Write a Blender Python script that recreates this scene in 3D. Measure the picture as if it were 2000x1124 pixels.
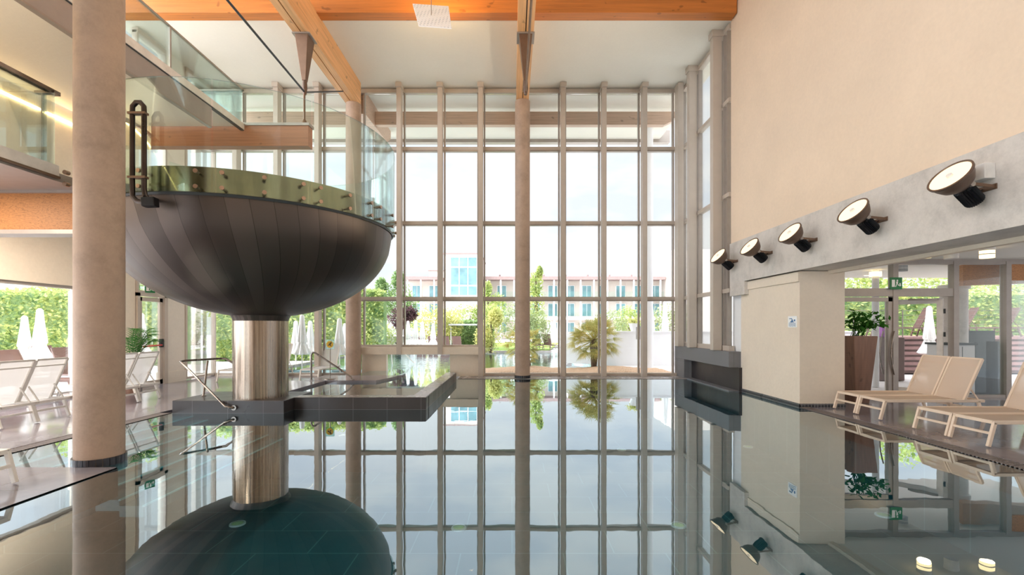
import bpy, bmesh, math, random
from mathutils import Vector, Matrix
random.seed(7)
PI = math.pi
S = bpy.context.scene
for o in list(bpy.data.objects): bpy.data.objects.remove(o)
COL = S.collection

# ------------------------------------------------------------------ camera
F, HY, CX, EYE = 900.0, 640.0, 1000.0, 1.5          # focal length in pixels, horizon row, eye height (m)
cam = bpy.data.objects.new('camera', bpy.data.cameras.new('camera')); COL.objects.link(cam)
cam.location = (0, 0, EYE); cam.rotation_euler = (PI/2, 0, 0)
cam.data.sensor_width = 36; cam.data.lens = F/2000*36; cam.data.shift_y = (HY-562)/2000
cam.data.clip_start = .05; cam.data.clip_end = 500
S.camera = cam
S.view_settings.view_transform = 'Standard'; S.view_settings.look = 'None'
S.view_settings.gamma = 1; S.view_settings.use_curve_mapping = False
S.view_settings.exposure = 0.1
S.cycles.transparent_max_bounces = 32; S.cycles.max_bounces = 12

# ------------------------------------------------------------------ world: bright overcast, the sun's side of the sky behind the camera
w = bpy.data.worlds.new('World'); S.world = w; w.use_nodes = True
nt = w.node_tree; nt.nodes.clear(); N = nt.nodes.new; Lk = nt.links.new
tc = N('ShaderNodeTexCoord'); mp = N('ShaderNodeMapping'); mp.inputs['Scale'].default_value = (1.6, 1.6, 5.0)
ns = N('ShaderNodeTexNoise'); ns.inputs['Scale'].default_value = 2.2; ns.inputs['Detail'].default_value = 5
cr = N('ShaderNodeValToRGB'); cr.color_ramp.elements[0].position = .40; cr.color_ramp.elements[0].color = (.74, .79, .88, 1)
cr.color_ramp.elements[1].position = .58; cr.color_ramp.elements[1].color = (.95, .955, .97, 1)
sp = N('ShaderNodeSeparateXYZ'); dt = N('ShaderNodeVectorMath'); dt.operation = 'DOT_PRODUCT'; dt.inputs[1].default_value = Vector((-.78, -.5, .38)).normalized(); m1 = N('ShaderNodeMapRange'); m2 = N('ShaderNodeMapRange'); ad = N('ShaderNodeMath'); ad.operation = 'ADD'
m1.interpolation_type = 'SMOOTHSTEP'; m2.interpolation_type = 'SMOOTHSTEP'
for k, v in zip(('From Min', 'From Max', 'To Min', 'To Max'), (.2, 1.0, 1.2, 7.4)): m1.inputs[k].default_value = v
for k, v in zip(('From Min', 'From Max', 'To Min', 'To Max'), (.5, .95, 0.0, 3.2)): m2.inputs[k].default_value = v
bg = N('ShaderNodeBackground'); wo = N('ShaderNodeOutputWorld')
Lk(tc.outputs['Generated'], mp.inputs[0]); Lk(mp.outputs[0], ns.inputs['Vector']); Lk(ns.outputs[0], cr.inputs[0]); Lk(cr.outputs[0], bg.inputs[0])
Lk(tc.outputs['Generated'], sp.inputs[0]); Lk(tc.outputs['Generated'], dt.inputs[0]); Lk(dt.outputs['Value'], m1.inputs[0]); Lk(sp.outputs[2], m2.inputs[0])
Lk(m1.outputs[0], ad.inputs[0]); Lk(m2.outputs[0], ad.inputs[1]); Lk(ad.outputs[0], bg.inputs[1]); Lk(bg.outputs[0], wo.inputs[0])

def at(x, y, d):                                     # a measured picture point at depth d, as a place in the room
    return Vector(((x-CX)/F*d, d, EYE-(y-HY)/F*d))

for y_ in (3.2, 5.4, 7.6):                                # added warm fill lights below the lower walkway and bridge, without fixtures
    ld = bpy.data.lights.new('walkway_added_fill', 'AREA'); ld.energy = 90; ld.color = (1, .86, .7); ld.size = .5
    lo_ = bpy.data.objects.new('walkway_added_fill', ld); COL.objects.link(lo_); lo_.location = (-7.6, y_, 3.48 if y_ < 7 else 3.4)
for nm, loc, rx, en, cl in (('gallery_uplight', (-7.6, 4.2, 3.8), PI, 70, (1, .84, .66)), ('panel_lamp', (-1.65, 9.85, 8.35), 2.4, 30, (1, .62, .26))):  # added fills brightening the gallery soffit and the orange beam, no fixtures
    ld = bpy.data.lights.new(nm, 'AREA'); ld.energy = en; ld.color = cl; ld.size = .8 if nm[0] == 'g' else .2
    lo_ = bpy.data.objects.new(nm, ld); COL.objects.link(lo_); lo_.location = loc; lo_.rotation_euler = (rx, 0, 0)
# ------------------------------------------------------------------ materials
def lin(c):
    return tuple(((v/255+.055)/1.055)**2.4 if v > 10 else v/255/12.92 for v in c) + (1,)
class NT:
    def __init__(s, name):
        s.m = bpy.data.materials.new(name); s.m.use_nodes = True; s.t = s.m.node_tree; s.t.nodes.clear()
        s.out = s.n('ShaderNodeOutputMaterial')
    def n(s, k, **kw):
        x = s.t.nodes.new(k)
        for a, b in kw.items(): setattr(x, a, b)
        return x
    def l(s, a, b): s.t.links.new(a, b)
    def coord(s, scale=(1, 1, 1), rot=(0, 0, 0)):
        c = s.n('ShaderNodeTexCoord'); m = s.n('ShaderNodeMapping'); m.inputs['Scale'].default_value = scale; m.inputs['Rotation'].default_value = rot
        s.l(c.outputs['Object'], m.inputs[0]); return m.outputs[0]
    def noise(s, vec, scale, detail=4, rough=.55):
        x = s.n('ShaderNodeTexNoise'); x.inputs['Scale'].default_value = scale; x.inputs['Detail'].default_value = detail; x.inputs['Roughness'].default_value = rough
        s.l(vec, x.inputs['Vector']); return x.outputs[0]
    def ramp(s, fac, stops):
        r = s.n('ShaderNodeValToRGB'); e = r.color_ramp.elements
        while len(e) < len(stops): e.new(.5)
        for q, (p, c) in zip(e, stops): q.position = p; q.color = c
        s.l(fac, r.inputs[0]); return r.outputs[0]
    def math(s, op, a, b=None):
        x = s.n('ShaderNodeMath', operation=op)
        for i, v in enumerate((a, b)):
            if v is None: continue
            if isinstance(v, (int, float)): x.inputs[i].default_value = v
            else: s.l(v, x.inputs[i])
        return x.outputs[0]
    def mix(s, fac, a, b):
        x = s.n('ShaderNodeMixRGB')
        for i, v in enumerate((fac, a, b)):
            if isinstance(v, (int, float, tuple)): x.inputs[i].default_value = v
            else: s.l(v, x.inputs[i])
        return x.outputs[0]
    def pbsdf(s, color, rough=.5, metal=0, bump=None, bd=.01, spec=None):
        p = s.n('ShaderNodeBsdfPrincipled')
        if isinstance(color, tuple): p.inputs['Base Color'].default_value = color
        else: s.l(color, p.inputs['Base Color'])
        if isinstance(rough, (int, float)): p.inputs['Roughness'].default_value = rough
        else: s.l(rough, p.inputs['Roughness'])
        p.inputs['Metallic'].default_value = metal
        if spec is not None: p.inputs['Specular IOR Level'].default_value = spec
        if bump is not None:
            b = s.n('ShaderNodeBump'); b.inputs['Distance'].default_value = bd; b.inputs['Strength'].default_value = .6
            s.l(bump, b.inputs['Height']); s.l(b.outputs[0], p.inputs['Normal'])
        return p
    def done(s, sh): s.l(sh.outputs[0] if hasattr(sh, 'outputs') else sh, s.out.inputs[0]); return s.m
def tint(c, k): return tuple(min(1, v*k) for v in c[:3]) + (1,)
def plain(name, c, rough=.5, metal=0, var=.1, scale=6, bd=0, spec=None, sc=(1, 1, 1)):
    t = NT(name); c = lin(c); n = t.noise(t.coord(sc), scale)
    col = t.ramp(n, [(.3, tint(c, 1-var)), (.7, tint(c, 1+var))])
    return t.done(t.pbsdf(col, rough, metal, n if bd else None, bd, spec))
def stucco(name, c, v=.07):
    t = NT(name); c = lin(c); a = t.noise(t.coord(), .8, 6, .7); b = t.noise(t.coord((1, 1, 1)), 18, 5, .6)
    col = t.mix(.35, t.ramp(a, [(.3, tint(c, 1-v)), (.7, tint(c, 1+v))]), t.ramp(b, [(.3, tint(c, 1-v)), (.7, tint(c, 1+v))]))
    return t.done(t.pbsdf(col, .75, 0, b, .004))
def concrete(name, c):
    t = NT(name); c = lin(c); a = t.noise(t.coord(), 1.9, 9, .72); b = t.noise(t.coord(), 40, 3)
    col = t.mix(.25, t.ramp(a, [(.34, tint(c, .74)), (.5, c), (.66, tint(c, 1.14))]), t.ramp(b, [(.3, tint(c, .85)), (.7, tint(c, 1.1))]))
    return t.done(t.pbsdf(col, .6, 0, b, .002))
def wood(name, c, axis='y', plank=.12):
    t = NT(name); c = lin(c)
    sc = {'x': (.35, 9, 9), 'y': (9, .35, 9), 'z': (9, 9, .35)}[axis]
    a = t.noise(t.coord(sc), 2.2, 6, .6)
    k = t.noise(t.coord({'x': (.6, 1, 1), 'y': (1, .6, 1), 'z': (1, 1, .6)}[axis]), 7, 1)
    kn = t.ramp(k, [(.70, (0, 0, 0, 1)), (.76, (1, 1, 1, 1))])
    v = t.n('ShaderNodeSeparateXYZ'); t.l(t.coord(), v.inputs[0])
    lam = t.math('FRACT', t.math('MULTIPLY', v.outputs[2], 1/.045))
    lm = t.math('LESS_THAN', lam, .07)
    col = t.ramp(a, [(.3, tint(c, .78)), (.5, c), (.72, tint(c, 1.18))])
    col = t.mix(t.math('MULTIPLY', lm, .22), col, tint(c, .5))
    col = t.mix(t.math('MULTIPLY', kn, .55), col, (tint(c, .3)))
    return t.done(t.pbsdf(col, .5, 0))
def osb(name, c):
    t = NT(name); c = lin(c); n = t.noise(t.coord((1, 1, 2.5)), 3.2, 3, .5)
    rings = t.math('FRACT', t.math('MULTIPLY', n, 11.0)); rg = t.math('LESS_THAN', rings, .14)
    f = t.noise(t.coord((1, 1, 3)), 25, 4)
    col = t.ramp(f, [(.3, tint(c, .82)), (.7, tint(c, 1.15))])
    return t.done(t.pbsdf(t.mix(t.math('MULTIPLY', rg, .5), col, tint(c, .42)), .55))
def tiles(name, c, bw, bh, joint, jc, rough=.3, rot=(0, 0, 0), off=.5, var=.08, spec=None, js=.01):
    t = NT(name); c = lin(c); jc = lin(jc)
    b = t.n('ShaderNodeTexBrick'); b.offset = off
    t.l(t.coord((1, 1, 1), rot), b.inputs['Vector'])
    b.inputs['Color1'].default_value = tint(c, 1-var); b.inputs['Color2'].default_value = tint(c, 1+var); b.inputs['Mortar'].default_value = jc
    b.inputs['Scale'].default_value = 1; b.inputs['Mortar Size'].default_value = joint; b.inputs['Mortar Smooth'].default_value = .1
    b.inputs['Brick Width'].default_value = bw; b.inputs['Row Height'].default_value = bh
    n = t.noise(t.coord(), 2.5, 6, .65)
    col = t.mix(.35, b.outputs[0], t.mix(1, b.outputs[0], t.ramp(n, [(.3, tint(c, .7)), (.7, tint(c, 1.35))])))
    r = t.ramp(n, [(.3, (rough*.75,)*3+(1,)), (.7, (rough*1.25,)*3+(1,))])
    return t.done(t.pbsdf(col, r, 0, spec=spec))
def glass(name, tr, ior=1.45, boost=1.0):
    t = NT(name); a = t.n('ShaderNodeBsdfTransparent'); a.inputs[0].default_value = tr
    g = t.n('ShaderNodeBsdfGlossy'); g.inputs['Roughness'].default_value = .0; g.inputs[0].default_value = (.9, .95, .95, 1)
    f = t.n('ShaderNodeFresnel'); f.inputs[0].default_value = ior
    m = t.n('ShaderNodeMixShader'); t.l(t.math('MULTIPLY', f.outputs[0], boost), m.inputs[0]); t.l(a.outputs[0], m.inputs[1]); t.l(g.outputs[0], m.inputs[2])
    return t.done(m)
def emit(name, c, s):
    t = NT(name); e = t.n('ShaderNodeEmission'); e.inputs[0].default_value = lin(c); e.inputs[1].default_value = s; return t.done(e)
def leafmat(name, c1, c2, trans=.35):
    t = NT(name); n = t.noise(t.coord(), 1.7, 3); n2 = t.noise(t.coord(), 23, 2)
    f = t.math('ADD', t.math('MULTIPLY', n, .5), t.math('MULTIPLY', n2, .5))
    col = t.ramp(f, [(.38, lin(c1)), (.62, lin(c2))])
    d = t.n('ShaderNodeBsdfDiffuse'); r = t.n('ShaderNodeBsdfTranslucent'); t.l(col, d.inputs[0]); t.l(col, r.inputs[0])
    m = t.n('ShaderNodeMixShader'); m.inputs[0].default_value = trans; t.l(d.outputs[0], m.inputs[1]); t.l(r.outputs[0], m.inputs[2])
    return t.done(m)
def water(name, deep, f0=.2, ripple=.0004, scale=3.5):
    t = NT(name); a = t.n('ShaderNodeBsdfTransparent'); a.inputs[0].default_value = deep
    g = t.n('ShaderNodeBsdfGlossy'); g.inputs['Roughness'].default_value = .01; g.inputs[0].default_value = (.88, .97, 1, 1)
    b = t.n('ShaderNodeBump'); b.inputs['Distance'].default_value = ripple; b.inputs['Strength'].default_value = 1
    t.l(t.noise(t.coord(), scale, 2, .4), b.inputs['Height']); t.l(b.outputs[0], g.inputs['Normal'])
    lw = t.n('ShaderNodeLayerWeight'); lw.inputs[0].default_value = .5
    f = t.math('ADD', t.math('MULTIPLY', t.math('POWER', lw.outputs['Facing'], 2.6), 1-f0), f0)
    m = t.n('ShaderNodeMixShader'); t.l(f, m.inputs[0]); t.l(a.outputs[0], m.inputs[1]); t.l(g.outputs[0], m.inputs[2])
    return t.done(m)
def steel_panels(name, c, n=40):
    t = NT(name); v = t.n('ShaderNodeSeparateXYZ'); t.l(t.coord(), v.inputs[0])
    ang = t.math('MULTIPLY', t.math('ARCTAN2', v.outputs[1], v.outputs[0]), n/(2*PI))
    ang = t.math('ADD', ang, t.math('MULTIPLY', v.outputs[2], .55))
    cell = t.math('FLOOR', ang); wn = t.n('ShaderNodeTexWhiteNoise', noise_dimensions='1D'); t.l(cell, wn.inputs['W'])
    seam = t.math('LESS_THAN', t.math('FRACT', ang), .03)
    c = lin(c); col = t.ramp(wn.outputs[0], [(0, tint(c, .62)), (1, tint(c, 1.35))])
    col = t.mix(t.math('MULTIPLY', seam, .6), col, tint(c, .3))
    r = t.ramp(wn.outputs[0], [(0, (.36,)*3+(1,)), (1, (.5,)*3+(1,))])
    return t.done(t.pbsdf(col, r, .85))
def brushed(name, c, sc=(30, 30, .4), rough=.28, metal=1):
    t = NT(name); n = t.noise(t.coord(sc), 2, 5, .6); c = lin(c)
    return t.done(t.pbsdf(t.ramp(n, [(.35, tint(c, .6)), (.65, tint(c, 1.25))]), t.ramp(n, [(.3, (rough*.6,)*3+(1,)), (.7, (rough*1.5,)*3+(1,))]), metal, n, .001))

M = dict(
 wall_warm=stucco('warm_plaster', (236, 214, 190)), wall_pier=stucco('pier_plaster', (232, 218, 200)), wall_white=stucco('white_plaster', (232, 224, 212)),
 wall_left=stucco('cream_plaster', (244, 232, 214)), concrete=concrete('fair_concrete', (212, 205, 198)), column=concrete('column_concrete', (180, 156, 138)),
 ceiling=stucco('ceiling_board', (236, 232, 222), .03), glulam=wood('glulam_lengthwise', (228, 176, 124), 'y'), eaves=wood('pale_eaves_timber', (200, 172, 152), 'x'), glulam_x=wood('glulam_crosswise', (200, 122, 54), 'x'),
 wood_red=wood('reddish_timber', (176, 120, 88), 'x'), osb=osb('oriented_board', (186, 128, 78)), frame=plain('painted_mullion', (196, 184, 172), .45, 0, .03),
 frame_grey=plain('grey_aluminium', (166, 156, 148), .35, .3, .05), frame_dark=plain('dark_gasket', (60, 66, 70), .5, 0, .05), steel=brushed('stainless_steel', (160, 146, 132), (14, 14, .15), .24),
 rail=brushed('rail_steel', (150, 140, 132), (1, 1, 1), .25), steel_band=brushed('rim_steel', (150, 150, 128), (1.5, 1.5, .2), .16), bowl=steel_panels('bowl_sheet_steel', (92, 84, 80), 48),
 fascia=plain('grey_fascia', (172, 164, 160), .4, .3, .05), lip=plain('white_lip', (232, 228, 224), .5), slate=tiles('slate_cladding', (54, 50, 52), .62, 5, .004, (120, 118, 120), .35, (PI/2, 0, 0), 0),
 slate_fountain=tiles('slate_cladding_side', (120, 120, 124), .5, 5, .004, (70, 70, 72), .5, (PI/2, 0, PI/2), 0), deck=tiles('deck_tile', (134, 130, 138), 1.2, .6, .004, (84, 80, 84), .12, (0, 0, PI/2), .5, .06, .9),
 rim_top=tiles('rim_stone', (150, 142, 138), .6, .3, .003, (120, 115, 112), .25), pooltile=tiles('pool_tile', (34, 92, 104), 1.2, .6, .008, (110, 160, 165), .5, (0, 0, 0), .5, .05),
 stepline=plain('step_nosing', (170, 232, 240), .5), grate=plain('overflow_grate', (120, 112, 112), .35, 0, .1), mosaic=tiles('mosaic_band', (52, 52, 58), .06, .06, .006, (150, 150, 150), .3, (PI/2, 0, 0), 0),
 glass=glass('window_glass', (.985, .993, .99, 1), 1.35, .5), glass_green=glass('green_glass', (.93, .98, .96, 1), 1.4, .7), frost=glass('frosted_glass', (.62, .76, .72, 1), 1.5, 1.5),
 water=water('pool_water', (.55, .84, .88, 1)), water_basin=water('basin_water', (.5, .72, .76, 1), .45, .0006, 9), water_out=water('outdoor_water', (.5, .78, .8, 1), .4, .01, 4),
 sling=None, white_metal=plain('white_powder_coat', (236, 232, 226), .4, 0, .03), tan_metal=plain('tan_powder_coat', (238, 216, 194), .4, 0, .03), brown_metal=plain('brown_frame', (116, 92, 86), .5),
 pipe=brushed('pipe_metal', (74, 66, 62), (1, 1, 1), .3), black=plain('black_heat_sink', (26, 26, 30), .45, .3), lamp_shell=plain('lamp_shell', (112, 92, 80), .4, .5), bracket=plain('lamp_bracket', (124, 98, 80), .4, .5),
 lamp_face=emit('lamp_face', (255, 226, 186), 1.7), ledstrip=emit('cove_light', (255, 214, 150), 16), ceil_lamp=emit('ceiling_lamp_glow', (255, 226, 170), 2.4), pool_lamp=plain('pool_lamp_lens', (222, 250, 180), .3),
 bolt=plain('glass_bolt', (176, 150, 132), .3, .8), sign_green=plain('exit_green', (14, 118, 62), .4, 0, .02), sign_white=plain('sign_white', (246, 248, 248), .4, 0, .01), sign_blue=plain('sign_blue', (70, 118, 168), .4, 0, .02),
 yellow=plain('sign_yellow', (238, 188, 30), .4, 0, .03), red=plain('push_bar_red', (214, 60, 52), .4), planter=wood('dark_planter', (128, 98, 84), 'z'), patio=plain('patio_stone', (222, 216, 214), .7, 0, .06, 2), terrace=plain('terrace_boards', (150, 116, 112), .6, 0, .15),
 lawn=plain('lawn_grass', (150, 178, 84), .9, 0, .2, 6), gravel=plain('bark_mulch', (202, 168, 138), .9, 0, .3, 25, .03), white_out=plain('white_render', (240, 240, 242), .7, 0, .02), umbrella=plain('umbrella_cloth', (244, 242, 240), .8, 0, .03),
 hotel_wall=plain('hotel_render', (208, 196, 186), .8, 0, .05, .3), hotel_roof=plain('hotel_roof', (150, 128, 124), .7), hotel_glass=plain('hotel_window', (112, 148, 154), .15, 0, .35, .6, 0, .25), hotel_white=plain('hotel_frame', (240, 240, 240), .6),
 grey_out=plain('grey_unit', (190, 190, 192), .6), purple=plain('purple_box', (160, 90, 170), .5), bark=plain('bark', (96, 78, 64), .9, 0, .3, 12, .02),
 leaf=leafmat('hedge_leaf', (146, 174, 104), (222, 224, 152)), leaf_dark=leafmat('tree_leaf', (118, 152, 106), (184, 204, 144)), leaf_yel=leafmat('shrub_leaf', (184, 192, 118), (236, 228, 160)), leaf_olive=leafmat('olive_leaf', (136, 154, 112), (204, 210, 164)),
 palm=leafmat('palm_leaf', (150, 160, 90), (240, 222, 146)), plant=leafmat('houseplant_leaf', (30, 74, 28), (70, 122, 50), .2), fern=leafmat('indoor_palm_leaf', (40, 98, 54), (110, 160, 90), .2), purple_leaf=leafmat('purple_tree_leaf', (92, 70, 76), (132, 104, 104)))
def slingmat(name, c, alpha):
    t = NT(name); a = t.n('ShaderNodeBsdfTransparent'); d = t.n('ShaderNodeBsdfDiffuse'); d.inputs[0].default_value = lin(c)
    r = t.n('ShaderNodeBsdfTranslucent'); r.inputs[0].default_value = lin(c)
    k = t.n('ShaderNodeMixShader'); k.inputs[0].default_value = .35; t.l(d.outputs[0], k.inputs[1]); t.l(r.outputs[0], k.inputs[2])
    m = t.n('ShaderNodeMixShader'); m.inputs[0].default_value = alpha; t.l(a.outputs[0], m.inputs[1]); t.l(k.outputs[0], m.inputs[2]); return t.done(m)
M['sling'] = slingmat('white_sling_mesh', (236, 234, 232), .72); M['sling_tan'] = slingmat('tan_sling_mesh', (246, 226, 206), .66); M['sling_brown'] = slingmat('brown_sling_mesh', (138, 112, 106), .9)

# ------------------------------------------------------------------ mesh helpers
class MB:
    def __init__(s): s.v = []; s.f = []
    def add(s, vs, fs):
        b = len(s.v); s.v += [tuple(v) for v in vs]; s.f += [tuple(i+b for i in f) for f in fs]; return s
    def box(s, x0, x1, y0, y1, z0, z1):
        return s.add([(x, y, z) for z in (z0, z1) for y in (y0, y1) for x in (x0, x1)], [(0, 2, 3, 1), (4, 5, 7, 6), (0, 1, 5, 4), (2, 6, 7, 3), (0, 4, 6, 2), (1, 3, 7, 5)])
    def bar(s, p, q, w, h, up=(0, 0, 1)):            # rectangular bar from p to q
        p, q = Vector(p), Vector(q); d = (q-p).normalized(); a = d.cross(Vector(up))
        if a.length < 1e-4: a = d.cross(Vector((0, 1, 0)))
        a.normalize(); b = a.cross(d); vs = [c + a*(w/2*i) + b*(h/2*j) for c in (p, q) for i, j in ((-1, -1), (1, -1), (1, 1), (-1, 1))]
        return s.add(vs, [(0, 1, 2, 3), (7, 6, 5, 4), (0, 4, 5, 1), (1, 5, 6, 2), (2, 6, 7, 3), (3, 7, 4, 0)])
    def tube(s, pts, r, n=10):
        pts = [Vector(p) for p in pts]; rr = r if isinstance(r, (list, tuple)) else [r]*len(pts); rings = []; ref = None
        for i, p in enumerate(pts):
            d = (pts[min(i+1, len(pts)-1)]-pts[max(i-1, 0)]).normalized()
            if ref is None: ref = d.orthogonal().normalized()
            ref = (ref-d*ref.dot(d)); ref = ref.normalized() if ref.length > 1e-5 else d.orthogonal().normalized()
            b = d.cross(ref); rings.append([p+(ref*math.cos(2*PI*k/n)+b*math.sin(2*PI*k/n))*rr[i] for k in range(n)])
        vs = [v for r_ in rings for v in r_]; fs = []
        for i in range(len(rings)-1):
            for k in range(n): fs.append((i*n+k, i*n+(k+1) % n, (i+1)*n+(k+1) % n, (i+1)*n+k))
        fs.append(tuple(range(n-1, -1, -1))); fs.append(tuple((len(rings)-1)*n+k for k in range(n)))
        return s.add(vs, fs)
    def lathe(s, prof, c=(0, 0, 0), n=32, mod=None, a0=0, a1=2*PI):   # prof: (radius, z)
        full = abs(a1-a0-2*PI) < 1e-6; m = n if full else n+1; vs = []
        for r, z in prof:
            for k in range(m):
                a = a0+(a1-a0)*k/n; q = r*(mod(a, z) if mod else 1); vs.append((c[0]+q*math.cos(a), c[1]+q*math.sin(a), c[2]+z))
        fs = []
        for i in range(len(prof)-1):
            for k in range(n): k2 = (k+1) % m; fs.append((i*m+k, i*m+k2, (i+1)*m+k2, (i+1)*m+k))
        return s.add(vs, fs)
    def cyl(s, c, r, z0, z1, n=32):
        return s.lathe([(0, z0), (r, z0), (r, z1), (0, z1)], (c[0], c[1], 0), n)
    def prism(s, poly, vec):
        poly = [Vector(p) for p in poly]; vec = Vector(vec); n = len(poly)
        return s.add(poly+[p+vec for p in poly], [tuple(range(n-1, -1, -1)), tuple(range(n, 2*n))]+[(i, (i+1) % n, n+(i+1) % n, n+i) for i in range(n)])
    def build(s, name, mat, parent=None, smooth=False, bevel=0, solid=0):
        off = Vector((0, 0, 0)); p = parent
        while p is not None: off += p.location; p = p.parent
        me = bpy.data.meshes.new(name); me.from_pydata([(v[0]-off.x, v[1]-off.y, v[2]-off.z) for v in s.v], [], s.f); me.update()
        bm = bmesh.new(); bm.from_mesh(me); bmesh.ops.remove_doubles(bm, verts=bm.verts, dist=1e-5); bmesh.ops.recalc_face_normals(bm, faces=bm.faces)
        bm.to_mesh(me); bm.free()
        me.materials.append(mat)
        o = bpy.data.objects.new(name, me); COL.objects.link(o)
        if parent is not None: o.parent = parent
        if smooth:
            for q in me.polygons: q.use_smooth = True
            try: me.set_sharp_from_angle(angle=math.radians(38))
            except Exception: pass
        if solid:
            m = o.modifiers.new('thickness', 'SOLIDIFY'); m.thickness = solid
        if bevel:
            m = o.modifiers.new('bevel', 'BEVEL'); m.width = bevel; m.segments = 2; m.limit_method = 'ANGLE'
        return o
def tag(o, label=None, cat=None, group=None, kind=None):
    for k, v in (('label', label), ('category', cat), ('group', group), ('kind', kind)):
        if v: o[k] = v
    return o
def thing(name, loc, label=None, cat=None, group=None, kind=None):
    o = bpy.data.objects.new(name, None); COL.objects.link(o); o.location = loc; o.empty_display_size = .1
    return tag(o, label, cat, group, kind)
def copy_tree(o, parent=None):
    c = o.copy(); COL.objects.link(c)
    if parent is not None: c.parent = parent
    for ch in [q for q in bpy.data.objects if q.parent == o]: copy_tree(ch, c)
    return c
def place(proto, used, loc, rz=0, label=None, group=None, sc=None):
    o = proto if not used else copy_tree(proto)
    o.location = loc; o.rotation_euler = (0, 0, rz)
    if sc: o.scale = sc
    if label: o['label'] = label
    if group: o['group'] = group
    return o
def B(*a): return MB().box(*a)
def struct(name, mb, mat, parent=None, **k):
    o = mb.build(name, mat, parent, **k)
    if parent is None: o['kind'] = 'structure'
    return o

# ------------------------------------------------------------------ levels and lines of the hall (metres)
XL, XR = -5.95, 5.37          # pool edges
YF = 14.3                     # big glass front
CEIL = 8.9
WL = -9.2                     # garden-side wall, left
# ---- floors
struct('floor', B(-9.4, XL-.2, 4.9, 14.6, -.3, .012), M['deck'])
struct('floor', B(-9.4, -4.2, -3, 4.9, -.3, .012), M['deck'])
struct('floor', B(XR+.22, 14, -3, 9.95, -.3, .012), M['deck'])
struct('floor', B(-1.57, 6, 13.38, 14.6, -.3, .012), M['rim_top'])
struct('floor', B(XL-.2, -4.35, 11.1, 14.6, -.3, .012), M['deck'])
# ---- pool shell
struct('floor', B(XL, XR, -3, 13.38, -1.25, -1.15), M['pooltile'])
struct('trim_1', B(XL-.1, XL, 4.9, 8.1, -1.2, -.01), M['pooltile'])
struct('trim_2', B(XR, XR+.1, -3, 13.4, -1.2, -.01), M['pooltile'])
struct('trim_3', B(XL, XR, 13.38, 13.45, -1.2, -.012), M['pooltile'])
wp = MB().add([(XL, 4.9, 0), (XR, 4.9, 0), (XR, 13.38, 0), (XL, 13.38, 0)], [(0, 1, 2, 3)]).add([(-4.2, -3, 0), (XR, -3, 0), (XR, 4.9, 0), (-4.2, 4.9, 0)], [(0, 1, 2, 3)])
tag(wp.build('pool_water', M['water']), 'still dark teal water mirroring the glass front and steel bowl', 'pool water', kind='stuff')
# ---- right side: pier, lintel, upper wall
struct('wall_right', B(XR, 6.21, 8.6, 10.8, -.02, 2.55), M['wall_pier'])
struct('trim_4', MB().box(XR-.03, XR, 8.6, 10.45, 2.36, 2.54), M['wall_pier'])
struct('wall_right', B(5.285, 5.8, -3, 11.12, 3.52, 9.7), M['wall_warm'])
struct('baseboard_right', MB().box(XR-.012, XR, 8.588, 10.8, 0, .075).box(XR-.012, 6.22, 8.588, 8.6, .012, .075), M['mosaic'])
cb = MB().box(5.27, 6.1, -3, 11.16, 2.56, 3.52).box(5.27, 5.37, 10.45, 11.16, 2.25, 2.56)
tag(cb.build('concrete_beam', M['concrete'], bevel=.006), 'long grey concrete lintel carrying the five round floodlights', 'beam')
struct('trim_5', MB().box(5.9, 6.0, -3, 8.6, 2.5, 2.56).box(6.1, 6.16, -3, 8.6, 2.56, 2.95), M['wall_pier'])
struct('ceiling', B(6.1, 14, -3, 13.5, 2.95, 3.1), M['ceiling'])
struct('wall_right', B(5.42, 5.9, 10.8, 11.3, .9, 2.6), M['white_out'])
# ---- ceiling and roof
struct('ceiling', B(-9.6, 5.8, 10.95, 18.2, CEIL, CEIL+.3), M['ceiling'])
struct('ceiling', B(-9.6, 5.8, -6.2, 10.95, 9.9, 10.1), M['ceiling'])
struct('trim_6', B(-9.6, 6.2, 18.1, 18.35, CEIL-.12, CEIL+.35), M['frame_grey'])
struct('wall_back', B(-9.5, 14, -6.2, -6, 0, 10), M['wall_warm'])
# ---- left wall
struct('wall_left', MB().box(WL-.3, WL, -3, 11.25, 2.37, 6.1).box(WL-.3, WL, 9.9, 11.25, 0, 2.37).box(-10.5, WL-.3, 10.9, 11.25, 0, 2.36), M['wall_left'])
struct('wall_left', B(WL-.25, WL, 12.3, 12.95, 0, CEIL), M['wall_white'])
struct('trim_7', B(WL-.28, WL+.03, 12.27, 12.98, 0, .3), M['wall_white'])

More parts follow.
